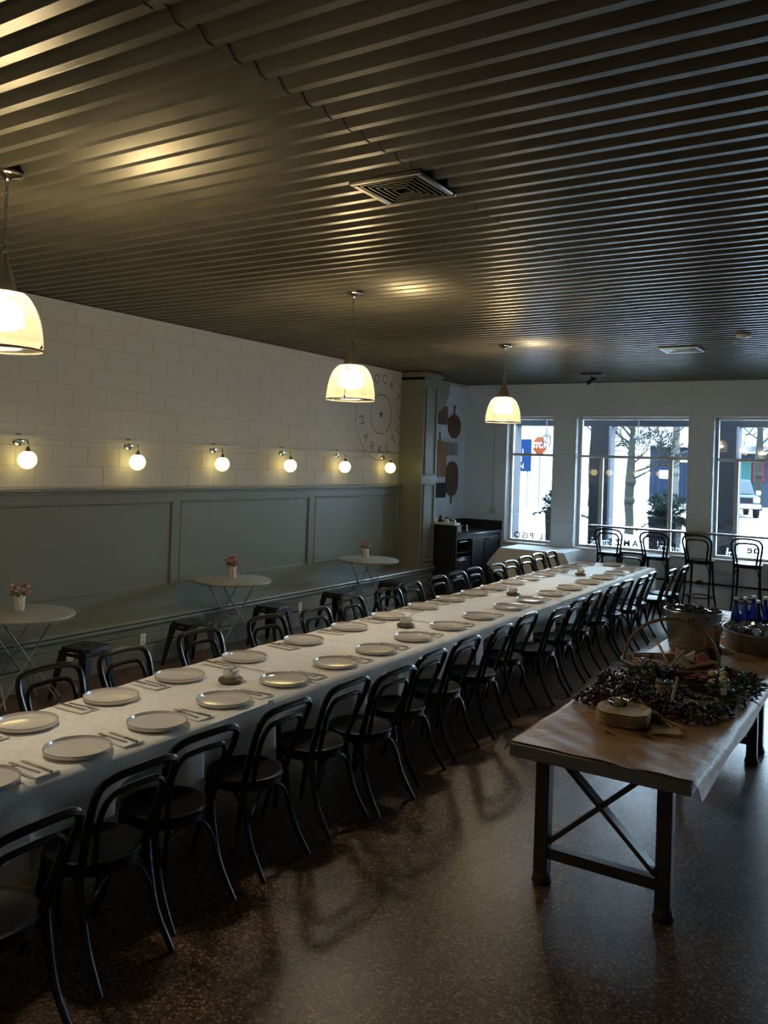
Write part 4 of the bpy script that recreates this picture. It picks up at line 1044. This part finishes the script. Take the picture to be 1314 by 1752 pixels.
d = dish(-1.22, 6.22, .10, .09, .05, M['wood3'], 'bowl of small red tomatoes inside the basket', z=.03); fill(d, TOM, 40, .09, .08, .035, .012, 'tomatoes')
d = dish(-1.47, 5.93, .10, .09, .05, M['wood'], 'bowl of folded pink ham at the left of the basket', z=.03); fill(d, mat('ham', (.40, .20, .15), .4), 26, .09, .08, .035, .016, 'ham')
d = dish(-.98, 6.12, .09, .08, .05, M['wood'], 'bowl of orange dried fruit at the right of the display', z=.0); fill(d, mat('dried_fruit', (.38, .20, .07), .5), 28, .08, .07, .035, .016, 'dried_fruit')
BR = mat('breadstick', (.45, .34, .21), .7)
stk = [((-1.52, 4.86, .03), (-1.40, 5.02, .065), 'pale breadstick leaning left of the leaf plate stack'), ((-1.165, 5.05, .01), (-1.16, 5.22, .17), 'pale upright breadstick behind the paper napkins'),
       ((-1.44, 5.55, .08), (-1.56, 5.62, .20), 'breadstick leaning out left over the black grapes'), ((-1.38, 5.9, .10), (-1.50, 6.05, .22), 'breadstick standing up inside the hoop handle'),
       ((-1.33, 5.7, .10), (-1.26, 5.84, .21), 'slim breadstick leaning right over the jam bowl'), ((-1.23, 5.8, .11), (-1.08, 5.92, .145), 'breadstick lying across the cured meat'),
       ((-1.03, 5.52, .035), (-.92, 5.56, .075), 'breadstick lying across the right edge of the cheese balls')]
for a, b_, lb in stk:
    a, b_ = Vector(a), Vector(b_); tag(MB().tube([(0, 0, 0), (b_ - a) * .5 + Vector((0, .002, .003)), b_ - a], [.0085, .0095, .008], 7).build('breadstick', BR, None, at_b(*a)), lb, 'breadstick', 'breadsticks in the food display')
# things on the leaf plates
lt = thing('glass_dish', 'small round glass dish on top of the leaf plates', 'dish', at_b(-1.37, 4.74, .0795)); MB().lathe([(0, 0), (.05, 0), (.058, .022), (.054, .022), (.048, .004), (0, .004)], 24).build('body', M['clear'], lt)
MB().tube([(.056 * math.cos(2 * PI * k / 24), .056 * math.sin(2 * PI * k / 24), .0225) for k in range(24)], .0022, 5, closed=True).build('rim', M['chrome'], lt)
YG = mat('yellow_petal', (.40, .34, .10), .6)
ff = thing('cut_flower', 'yellow green flower lying on the leaf plates', 'flower', at_b(-1.35, 4.76, .083)); 
for k in range(9):
    a = 2 * PI * k / 9
    p = MB().add([(0, 0, .0), (.025 * math.cos(a) - .012 * math.sin(a), .025 * math.sin(a) + .012 * math.cos(a), .012), (.075 * math.cos(a), .075 * math.sin(a), .025 + .02 * (k % 2)), (.025 * math.cos(a) + .012 * math.sin(a), .025 * math.sin(a) - .012 * math.cos(a), .012)], [(0, 1, 2, 3)])
    p.build('petal', YG, ff, smooth=False)
MB().ball((0, 0, .008), .016, 10, 6).build('centre', OLV, ff)
sc_ = thing('wooden_scoop', 'dark wooden scoop lying beside the leaf plates', 'scoop', at_b(-1.20, 4.83, .012), -.9)
MB().ball((0, 0, .016), .05, 14, 8, (1.25, .8, .55)).build('bowl', M['wood3'], sc_); MB().tube([(-.05, 0, .025), (-.13, 0, .045), (-.19, 0, .05)], [.009, .008, .010], 8).build('handle', M['wood3'], sc_)
tn = thing('tongs', 'pale wooden tongs lying behind the paper napkins', 'tongs', at_b(-1.13, 4.83, .008), -.75)
for s_ in (-1, 1): MB().tube([(-.11, 0, .004), (0, s_ * .012, .004), (.11, s_ * .03, .004)], [.004, .006, .004], 6).build('arm', BR, tn)
cn = thing('paper_cone', 'white folded paper cone standing inside the basket', 'paper cone', at_b(-1.33, 6.16, .02), .3); cn.scale = (.72, .72, .72)
MB().xf(lambda x, y, z: (x, y, z)).add([(-.08, 0, 0), (.08, 0, 0), (.10, .01, .17), (.02, .0, .11), (-.07, .01, .19), (-.08, .04, 0), (.08, .04, 0), (.10, .05, .17), (.02, .05, .12), (-.07, .05, .19)],
         [(0, 1, 2, 3), (0, 3, 4), (5, 8, 7, 6), (5, 9, 8), (0, 4, 9, 5), (1, 6, 7, 2), (4, 3, 8, 9), (3, 2, 7, 8)]).build('cone', M['napkin'], cn, smooth=False)
tg = thing('chalk_tag', 'small pale tag on a stick among the right hand leaves', 'tag', at_b(-.935, 5.42, .0), .3)
MB().tube([(0, 0, 0), (0, 0, .085)], .002, 5).build('stick', GSt, tg); MB().box(-.018, .018, -.002, .002, .06, .105, .001).build('tag', M['pot'], tg)
# dark crock with brown grissini
ck = thing('dark_crock', 'dark crock holding brown grissini beside the bucket', 'crock', at_b(-1.20, 6.44)); MB().lathe([(0, 0), (.062, 0), (.066, .14), (.06, .14), (.056, .01), (0, .01)], 22).build('body', M['slate'], ck)
MB().tube([(.066 * math.cos(2 * PI * k / 22), .066 * math.sin(2 * PI * k / 22), .14) for k in range(22)], .005, 5, closed=True).build('rim', M['slate'], ck)
BR2 = mat('brown_breadstick', (.26, .13, .07), .7)
for k in range(11):
    a = 2 * PI * k / 11; r_ = .018 + .022 * (k % 2); x, y = r_ * math.cos(a), r_ * math.sin(a)
    tag(MB().tube([(x, y, .0), (x * 1.15, y * 1.15, .13), (x * 1.4, y * 1.4, .25 + .02 * math.sin(k * 2.3))], [.008, .009, .008], 6).build('grissini', BR2, None, at_b(-1.20, 6.44, .012)), 'brown grissini stick standing in the dark crock', 'breadstick', 'grissini in the dark crock')
tb = thing('bread_slice', 'torn slice of pale bread leaning on the dark crock', 'bread', at_b(-1.105, 6.46, .115)); MB().ball((0, 0, 0), .05, 14, 8, (1.2, .6, .55)).build('crumb', CRK, tb); MB().tube([(.06 * math.cos(2 * PI * k / 18), .03 * math.sin(2 * PI * k / 18), .0) for k in range(18)], .006, 5, closed=True).build('crust', BR2, tb)
# galvanized bucket with glass pebbles and tongs
bu = thing('metal_bucket', 'large galvanized bucket behind the hoop handled basket', 'bucket', at_b(-1.44, 6.95))
MB().lathe([(0, .004), (.165, .004), (.168, 0), (.176, .012), (.215, .30), (.222, .305), (.222, .312), (.210, .312), (.17, .02), (0, .02)], 40).build('body', M['galv'], bu)
MB().lathe([(.206, .225), (.212, .228), (.2125, .236), (.207, .24)], 40).lathe([(.182, .045), (.187, .048), (.188, .056), (.184, .06)], 40).build('band', M['galv'], bu)
MB().tube([(.219 * math.cos(2 * PI * k / 40), .219 * math.sin(2 * PI * k / 40), .309) for k in range(40)], .007, 6, closed=True).build('rolled_rim', M['galv'], bu)
MB().tube(smoothpath([(-.10, -.197, .27), (-.07, -.222, .305), (0, -.235, .318), (.07, -.222, .305), (.10, -.197, .27)], 5), .005, 6).build('handle', M['galv'], bu)
ICE = mat('dark_ice', (.05, .055, .06), .06, spec=.9); b = MB()
for k in range(120):
    a = random.uniform(0, 2 * PI); q = .185 * math.sqrt(random.random()); s_ = random.uniform(.018, .028)
    R = Euler((random.uniform(0, 3), random.uniform(0, 3), random.uniform(0, 3))).to_matrix(); c = MB().box(-s_, s_, -s_, s_, -s_ * .8, s_ * .8, .006); p0 = Vector((q * math.cos(a), q * math.sin(a), .285 + random.uniform(-.02, .03)))
    b.add([p0 + R @ Vector(v_) for v_ in c.v], c.f)
tag(stuff(b.build('ice_cubes', ICE, None, at_b(-1.44, 6.95), smooth=False)), 'glossy ice cubes filling the galvanized bucket', 'ice')
tn = thing('ice_tongs', 'silver tongs standing in the galvanized bucket', 'tongs', at_b(-1.40, 6.98, .28))
for s_ in (0, 1): MB().tube(smoothpath([(.03 - .02 * s_, .03 * s_, -.03), (-.02 - .03 * s_, .015 + .03 * s_, .07), (-.06 - .02 * s_, .02, .15)], 4), .006, 6).build('arm', M['steel'], tn)
# oval tub with ice, cans and blue bottles
tu = thing('metal_tub', 'long low galvanized tub of ice on the second buffet table', 'tub', at_b(-.98, 7.47)); sc2 = (1.0, 1.0)
MB().lathe([(0, .004), (.30, .004), (.305, 0), (.315, .02), (.34, .135), (.348, .14), (.348, .148), (.335, .148), (.305, .02), (0, .02)], 48, sc=(.95, 1.25)).build('body', M['galv'], tu)
MB().tube([(.344 * .95 * math.cos(2 * PI * k / 48), .344 * 1.25 * math.sin(2 * PI * k / 48), .146) for k in range(48)], .007, 6, closed=True).build('rolled_rim', M['galv'], tu)
ICE2 = mat('clear_ice', (.42, .44, .46), .08, spec=.8, trans=.5, ior=1.3); b = MB()
for k in range(260):
    a = random.uniform(0, 2 * PI); q = math.sqrt(random.random()) * .30; s_ = random.uniform(.014, .022)
    R = Euler((random.uniform(0, 3), random.uniform(0, 3), random.uniform(0, 3))).to_matrix(); c = MB().box(-s_, s_, -s_, s_, -s_, s_, .005); p0 = Vector((q * .95 * math.cos(a), q * 1.25 * math.sin(a), .13 + random.uniform(-.02, .035)))
    b.add([p0 + R @ Vector(v_) for v_ in c.v], c.f)
tag(stuff(b.build('ice_cubes', ICE2, None, at_b(-.98, 7.47), smooth=False)), 'clear ice cubes heaped in the long galvanized tub', 'ice')
for x, y, mt, lb in ((-1.10, 7.16, (.35, .03, .05), 'red drink can lying in the ice at the front left'), (-1.00, 7.13, (.04, .16, .09), 'green drink can lying in the ice at the front'), (-.84, 7.18, (.30, .03, .05), 'red drink can lying in the ice at the front right')):
    t = thing('drink_can', lb, 'can', at_b(x, y, .165), random.uniform(-.3, .3)); t.rotation_euler[0] = 1.45
    MB().lathe([(0, -.05), (.024, -.05), (.031, -.042), (.031, .042), (.026, .05), (0, .05)], 20).build('body', mat('can_paint', mt, .25, metal=.5), t); MB().lathe([(.0, .0505), (.025, .0505), (.026, .054), (.023, .054), (.022, .052), (0, .052)], 20).build('lid', M['chrome'], t)
BG = mat('cobalt_glass', (.008, .02, .16), .06, spec=.7, trans=.55, ior=1.3)
def bottle_proto():
    t = thing('blue_bottle', '', 'bottle', (0, 0, 0), 0, 'blue bottles standing in the ice tub')
    MB().lathe([(0, 0), (.036, 0), (.039, .006), (.039, .135), (.034, .165), (.022, .205), (.0155, .235), (.0145, .278), (0, .278)], 24).build('body', BG, t)
    MB().lathe([(0, .278), (.0165, .276), (.0170, .292), (.0155, .298), (0, .299)], 18).build('cap', M['white'], t)
    return t
BP = bottle_proto()
bt_l = ['blue bottle at the left end of the ice tub group', 'blue bottle second from the left in the ice tub', 'tall looking blue bottle third from the left in the ice tub', 'blue bottle fourth from the left in the ice tub', 'blue bottle second from the right in the ice tub', 'blue bottle at the right end of the ice tub group']
for i, (x, y) in enumerate(((-1.22, 7.52), (-1.17, 7.66), (-1.115, 7.72), (-1.055, 7.56), (-1.02, 7.70), (-.90, 7.56))): place(BP, i == 0, bt_l[i], at_b(x, y, .06 + (.012, .0, .012, 0, .014, -.01)[i]))
# stack of plastic cups behind the bucket
CPM = mat('clear_cup', (.55, .57, .58), .15, trans=.4)
cm = MB().lathe([(0, 0), (.026, 0), (.036, .085), (.034, .085), (.025, .004), (0, .004)], 16).mesh('plastic_cup', CPM)
for k in range(9):
    o = link('plastic_cup', cm, None, at_b(-1.40 + .11 * (k % 3) * .75, 7.75 + (k // 3) * .10, .001)); tag(o, 'clear plastic cup in the rows standing behind the bucket', 'cup', 'clear cups behind the bucket')

# ================================================================== OUTSIDE
ZG = -.12
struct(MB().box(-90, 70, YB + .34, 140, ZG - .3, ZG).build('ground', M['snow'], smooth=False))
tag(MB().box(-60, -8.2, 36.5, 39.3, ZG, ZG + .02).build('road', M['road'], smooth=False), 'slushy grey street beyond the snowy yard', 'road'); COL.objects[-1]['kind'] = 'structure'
def sky_screen_fn(u, v_):
    x = -130 + 230 * u; y = 95 + 45 * v_
    return (x, y, ZG - .1 + 17 * (v_ ** .8) * (1 + .12 * math.sin(x * .07) + .05 * math.sin(x * .31)))
struct(MB().grid(sky_screen_fn, 50, 10).build('sky_screen_hill', M['snow']))  # invented snowy slope, added to cover the bright sky behind the branches
tag(MB().box(-40, 30, 19.5, 24.5, ZG, ZG + .02).build('shade_band', M['ground_shade'], smooth=False), 'blue shade painted as a strip on the ground before the porch', 'shade_band'); COL.objects[-1]['kind'] = 'structure'  # shade of the porch and building laid down as a dark blue strip
# porch
PY = 15.6
po = thing('porch', 'dark porch roof and beam outside above the windows', 'porch', (-3, PY, 0))
MB().box(-6, 6, -.12, .14, 2.93, 3.35).build('beam', M['post'], po, smooth=False)
MB().box(-6, 6, -.25, .55, 3.35, 3.42).build('roof_edge', M['post'], po, smooth=False)
for x in (-5.6, -2.87, -1.15, 1.6, 4.2): MB().box(x - .05, x + .05, -1.3, -.12, 3.2, 3.36).build('rafter', M['post'], po, smooth=False)
for x in (-6.86, -4.97, -2.75, -.7, 1.5):
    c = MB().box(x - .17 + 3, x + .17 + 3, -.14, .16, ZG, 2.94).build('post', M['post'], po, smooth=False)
    MB().box(x + .17 + 3, x + .215 + 3, -.12, .14, ZG, 2.93).build('post_lit_side', M['postw'], c, smooth=False)  # sunlit side face of the post, painted as a paler strip
for i, (x, y, lb) in enumerate(((-5.87, 15.1, 'small caged porch lantern hanging outside the narrow left window'), (-4.15, 15.1, 'small caged porch lantern hanging outside the middle window'))):
    t = thing('porch_lantern', lb, 'lantern', (x, y, 2.68), 0, 'porch lanterns')
    MB().tube([(0, 0, .10), (0, 0, .56)], .010, 6).build('rod', M['blackmetal'], t)
    MB().lathe([(0, .15), (.02, .14), (.035, .09), (.085, .03), (.085, .018), (0, .03)], 18).build('hood', M['blackmetal'], t)
    for q in range(6):
        a = q * PI / 3; MB().tube([(.075 * math.cos(a), .075 * math.sin(a), .02), (.088 * math.cos(a), .088 * math.sin(a), -.08), (.06 * math.cos(a), .06 * math.sin(a), -.17), (.02 * math.cos(a), .02 * math.sin(a), -.20)], .007, 5).build('cage_wire', M['blackmetal'], t)
    MB().ball((0, 0, -.05), .05, 12, 8).build('bulb', M['clear'], t)
# planters with evergreen boughs
def bough_planter(x, y, label, sd_, hgt):
    random.seed(sd_)
    t = thing('planter', label, 'planter', (x, y, ZG), 0, 'tall planters on the porch')
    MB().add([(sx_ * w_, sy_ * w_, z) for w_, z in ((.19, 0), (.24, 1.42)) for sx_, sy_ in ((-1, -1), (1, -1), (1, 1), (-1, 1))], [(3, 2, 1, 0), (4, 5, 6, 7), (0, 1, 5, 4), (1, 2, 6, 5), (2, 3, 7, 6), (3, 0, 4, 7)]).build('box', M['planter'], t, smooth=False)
    MB().box(-.255, .255, -.255, .255, 1.39, 1.44, .01).build('rim', M['planter'], t)
    b = MB(); tw = MB()
    for k in range(34):
        a = random.uniform(0, 2 * PI); e = random.uniform(-.5, 1.3); l_ = random.uniform(.25, hgt)
        d = Vector((math.cos(a) * math.cos(e), math.sin(a) * math.cos(e), math.sin(e))); p0 = Vector((random.uniform(-.12, .12), random.uniform(-.12, .12), 1.42)); pts = [p0 + d * l_ * f_ - Vector((0, 0, .25 * l_ * f_ * f_)) for f_ in (0, .35, .7, 1)]
        tw.tube(pts, [.008, .006, .004, .002], 4)
        for q in range(70):
            f_ = random.uniform(.15, 1) * 3; i_ = min(2, int(f_)); p = pts[i_].lerp(pts[i_ + 1], f_ - i_)
            n_ = Vector((random.uniform(-1, 1), random.uniform(-1, 1), random.uniform(-1, .7))).normalized(); v_ = (n_ + d * .45).normalized(); s_ = v_.orthogonal().normalized() * .010
            b.add([p - s_, p + s_, p + v_ * random.uniform(.06, .13)], [(0, 1, 2)])
    for k in range(1100):
        n_ = Vector((random.gauss(0, 1), random.gauss(0, 1), random.gauss(0, 1))).normalized() * random.random() ** .4
        p = Vector((n_.x * .34, n_.y * .34, 1.62 + n_.z * .27)); v_ = Vector((random.uniform(-1, 1), random.uniform(-1, 1), random.uniform(-.8, 1))).normalized(); s_ = v_.orthogonal().normalized() * .011
        b.add([p - s_, p + s_, p + v_ * random.uniform(.06, .12)], [(0, 1, 2)])
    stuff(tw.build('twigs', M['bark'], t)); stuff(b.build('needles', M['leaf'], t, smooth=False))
bough_planter(-3.70, 15.35, 'tall dark planter of evergreen boughs outside the middle window', 4, .62)
bough_planter(-5.62, 15.35, 'tall dark planter of evergreen boughs hidden by the pier between windows', 6, .55)
random.seed(77)
# slatted metal chairs on the porch
def patio_proto():
    t = thing('patio_chair', '', 'chair', (0, 0, 0), 0, 'white slatted chairs on the porch'); mt = M['outwhite']
    for s_ in (-1, 1):
        MB().tube([(s_ * .22, -.20, 0), (s_ * .22, -.22, .42), (s_ * .24, -.36, 1.05)], .013, 6).build('leg', mt, t); MB().tube([(s_ * .22, .22, 0), (s_ * .22, .20, .42)], .013, 6).build('leg', mt, t)
    MB().box(-.23, .23, -.22, .22, .40, .42, .004).build('seat', mt, t); MB().tube([(-.235, -.34, .98), (.235, -.34, .98)], .010, 6).build('top_rail', mt, t)
    for k in range(8):
        x = -.18 + .36 * k / 7; MB().bar((x, -.225, .42), (x * 1.05, -.338, .98), .016, .006, (0, 1, 0)).build('slat', mt, t)
    return t
PT = patio_proto()
for i, (x, y, a, lb) in enumerate(((-4.95, 14.75, 1.2, 'white slatted porch chair at the left edge of the middle window'), (-3.25, 14.80, -.5, 'white slatted porch chair at the right edge of the middle window'), (-2.53, 14.80, .7, 'white slatted porch chair outside the rightmost window in view'))):
    place(PT, i == 0, lb, (x, y, ZG), a)
# street tree
def tree(x, y, hgt, tr_, seed, label, depth=5, mt=None, lean=0):
    random.seed(seed); t = thing('street_tree', label, 'tree', (x, y, ZG), 0, 'bare street trees'); tk = MB(); br = MB()
    zf = hgt * .33
    tk.tube([(0, 0, 0), (.02, 0, zf * .35), (-.03, .02, zf * .62), (.0, 0, zf), (.04, .03, hgt * .6), (.02, 0, hgt)], [tr_ * 1.25, tr_, tr_ * 1.12, tr_ * 1.15, tr_ * .55, tr_ * .12], 10)
    tk.ball((0, 0, zf * .66), tr_ * 1.35, 10, 7).ball((.02, 0, zf * .95), tr_ * 1.4, 10, 7)
    def grow(p, d, l_, r_, n):
        q = p + d * l_ * .5 + Vector((random.uniform(-.12, .12), random.uniform(-.12, .12), random.uniform(-.02, .12))) * l_; e = p + d * l_
        br.tube([p, q, e], [r_, r_ * .82, r_ * .6], 5 if n > 3 else 3, cap=False)
        if n == 0: return
        for _ in range(4 if n > 1 else 3):
            nd = (d + Vector((random.uniform(-1, 1), random.uniform(-1, 1), random.uniform(-.45, .75)))).normalized(); f_ = random.uniform(.35, 1)
            grow(p.lerp(q, f_ * 2) if f_ < .5 else q.lerp(e, f_ * 2 - 1), nd, l_ * random.uniform(.5, .75), max(r_ * .58, .008), n - 1)
    for k in range(10):
        a = 2 * PI * k / 10 + random.uniform(-.3, .3); z = zf * .97 + (hgt - zf) * .55 * (k / 10)
        grow(Vector((0, 0, z)), Vector((math.cos(a), math.sin(a), random.uniform(.25, .8))).normalized(), hgt * .20, tr_ * .30, depth - 1)
    tk.build('trunk', mt or M['bark'], t); stuff(br.build('branches', mt or M['bark'], t)); return t
tree(-7.36, 26, 6.0, .125, 12, 'bare street tree with a knobbly trunk outside the middle window')
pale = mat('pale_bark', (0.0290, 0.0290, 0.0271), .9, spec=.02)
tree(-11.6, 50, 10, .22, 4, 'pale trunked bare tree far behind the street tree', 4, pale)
tree(-14.5, 44, 9, .16, 9, 'thin bare tree behind the street tree, on its left', 4)
tree(-8.0, 56, 10, .2, 16, 'bare tree beyond the parked truck', 4)
random.seed(5)
# parking sign and stop sign
sg = thing('blue_sign', 'blue sign board with white lettering across the yard', 'sign', (-12.80, 30, ZG), .0)
MB().box(-.75, .55, -.03, .03, 2.05, 3.28, .01).build('board', M['blue'], sg)
MB().tube([(-.6, .05, 0), (-.6, .05, 3.3)], .03, 8).tube([(.4, .05, 0), (.4, .05, 3.3)], .03, 8).build('posts', M['postw'], sg)
for ln, z, s_ in (('YT', 2.98, .18), ('51 61', 2.70, .30), ('7  71', 2.42, .28), ('2  2N', 2.16, .28)):
    cu = bpy.data.curves.new('lettering', 'FONT'); cu.body = ln; cu.size = s_; cu.align_x = 'CENTER'; cu.extrude = .002; cu.materials.append(M['outwhite']); link('lettering', cu, sg, (-.05, -.033, z), rot=(PI / 2, 0, 0))
ss = thing('stop_sign', 'red stop sign beside the blue board', 'sign', (-12.16, 30.6, ZG), -.3)
MB().tube([(0, .03, 0), (0, .03, 3.4)], .03, 8).build('post', M['postw'], ss)
MB().prism([(.36 * math.cos(PI / 8 + k * PI / 4), .36 * math.sin(PI / 8 + k * PI / 4)) for k in range(8)], 0, .01).xf(lambda x, y, z: (x, -z, y + 3.06)).build('plate', M['red'], ss, smooth=False)
cu = bpy.data.curves.new('lettering', 'FONT'); cu.body = 'STOP'; cu.size = .30; cu.align_x = 'CENTER'; cu.align_y = 'CENTER'; cu.extrude = .002; cu.offset = .01; cu.materials.append(M['outwhite']); link('lettering', cu, ss, (0, -.013, 3.06), rot=(PI / 2, 0, 0))
# snow banks
for i, (x, y, rx, ry, h_, lb) in enumerate(((-9.5, 29, 7, 1.6, .8, 'low snow bank round the foot of the street tree'), (-15, 46, 5, 2.5, .8, 'snow heap in front of the blue shed'), (-20, 34, 5, 2, .9, 'snow bank behind the blue sign'), (-5, 24, 5, 1.2, .45, 'low snow ridge in front of the porch'))):
    def hump(u, v_, rx=rx, ry=ry, h_=h_):
        a, b_ = u * 2 - 1, v_ * 2 - 1; return (a * rx, b_ * ry, max(-.02, h_ * max(0, 1 - a * a) * max(0, 1 - b_ * b_) * (1 + .3 * math.sin(a * 9 + i) * math.sin(b_ * 5 + i))))
    tag(MB().grid(hump, 24, 14).build('snow_bank', M['snow'], None, (x, y, ZG)), lb, 'snow bank')
# blue shed with plates, shop row
sh = thing('shed', 'dark blue wooden shed across the street', 'shed', (-14.3, 61, ZG))
MB().box(-1.6, 1.9, 0, 3, 0, 4.0).build('wall', M['shed'], sh, smooth=False)
MB().add([(-1.8, -.3, 3.95), (2.1, -.3, 3.95), (2.1, 3.2, 4.6), (-1.8, 3.2, 4.6), (-1.8, -.3, 4.12), (2.1, -.3, 4.12), (2.1, 3.2, 4.8), (-1.8, 3.2, 4.8)], [(0, 1, 2, 3), (4, 5, 6, 7), (0, 1, 5, 4), (1, 2, 6, 5), (2, 3, 7, 6), (3, 0, 4, 7)]).build('roof', M['snow'], sh, smooth=False)
for x in (-1.2, -.7, -.2, .3, .8, 1.3): MB().box(x - .02, x + .02, -.03, 0, .2, 3.8).build('batten', M['post'], sh, smooth=False)
MB().box(.4, 1.8, -.06, 0, 2.9, 3.2).build('sign_board', M['outwhite'], sh, smooth=False)
MB().box(-.9, -.3, -.06, 0, 1.7, 2.3).build('window', M['outwhite'], sh, smooth=False); MB().box(.0, .45, -.06, 0, 1.6, 2.6).build('window', M['outwhite'], sh, smooth=False)
sp2 = thing('shop_row', 'long low shop building with snowy roof and coloured panels behind the truck', 'building', (-6.5, 62, ZG))
MB().box(-4.2, 20, 0, 8, 0, 3.9).build('wall', M['shop'], sp2, smooth=False)
MB().add([(-4.8, -1.0, 3.8), (20.5, -1.0, 3.8), (20.5, 8, 6.6), (-4.8, 8, 6.6), (-4.8, -1.0, 4.1), (20.5, -1.0, 4.1), (20.5, 8, 6.9), (-4.8, 8, 6.9)], [(0, 1, 2, 3), (4, 5, 6, 7), (0, 1, 5, 4), (1, 2, 6, 5), (2, 3, 7, 6), (3, 0, 4, 7)]).build('roof', mat('slushy_roof', (0.0645, 0.0645, 0.0645), .8, spec=.02, col2=(.014, .018, .025), vscale=1.4), sp2, smooth=False)
MB().box(-4.6, 20, -.7, -.3, 3.62, 3.86).build('eave', M['outwhite'], sp2, smooth=False)
for x, mt in ((-3.2, 'teal'), (-2.35, 'redp'), (-1.3, 'teal'), (.2, 'teal'), (2.0, 'redp')): MB().box(x - .38, x + .38, -.08, 0, 1.7, 3.2).build('panel', M[mt], sp2, smooth=False)
# pickup truck
tk = thing('pickup_truck', 'blue pickup truck parked across the street', 'truck', (-7.35, 45.5, ZG), .30)
MB().box(-.98, .98, 0, 5.4, .45, 1.15, .10).build('body', M['car'], tk)
MB().add([(-.9, 1.25, 1.13), (.9, 1.25, 1.13), (.92, 3.3, 1.13), (-.92, 3.3, 1.13), (-.76, 1.95, 1.92), (.76, 1.95, 1.92), (.76, 3.1, 1.92), (-.76, 3.1, 1.92)], [(3, 2, 1, 0), (4, 5, 6, 7), (0, 1, 5, 4), (1, 2, 6, 5), (2, 3, 7, 6), (3, 0, 4, 7)]).build('cab', M['car'], tk, smooth=False)
MB().add([(-.82, 1.30, 1.2), (.82, 1.30, 1.2), (.72, 1.88, 1.84), (-.72, 1.88, 1.84)], [(0, 1, 2, 3)]).xf(lambda x, y, z: (x, y - .02, z + .015)).build('windscreen', M['carglass'], tk, smooth=False)
MB().box(-.99, .99, -.14, .06, .50, .72, .03).build('bumper', M['outwhite'], tk)
MB().box(-.6, .6, -.03, .02, .78, 1.05, .01).build('grille', M['tyre'], tk)
for s_ in (-1, 1):
    MB().box(s_ * .64, s_ * .94, -.04, .03, .80, 1.05, .02).build('headlight', M['outwhite'], tk)
    MB().box(s_ * .99, s_ * 1.22, 1.45, 1.58, 1.15, 1.38, .03).build('mirror', M['outwhite'], tk)
    for y in (.95, 4.2): 
        wv = MB().lathe([(0, -.13), (.25, -.13), (.40, -.11), (.40, .11), (.25, .13), (0, .13)], 20); wv.xf(lambda x, yy, z, y=y, s_=s_: (s_ * .92 + z, y + x, .40 + yy)); wv.build('wheel', M['tyre'], tk)
bpy.context.view_layer.update()
# lettering becomes plain meshes
dg = bpy.context.evaluated_depsgraph_get()
for o in [o for o in COL.objects if o.type == 'FONT']:
    me = bpy.data.meshes.new_from_object(o.evaluated_get(dg)); me.name = o.name
    n_ = o.name; par = o.parent; mb = o.matrix_basis.copy()
    bpy.data.objects.remove(o)
    q = bpy.data.objects.new(n_, me); COL.objects.link(q); q.parent = par; q.matrix_basis = mb
bpy.context.view_layer.update()
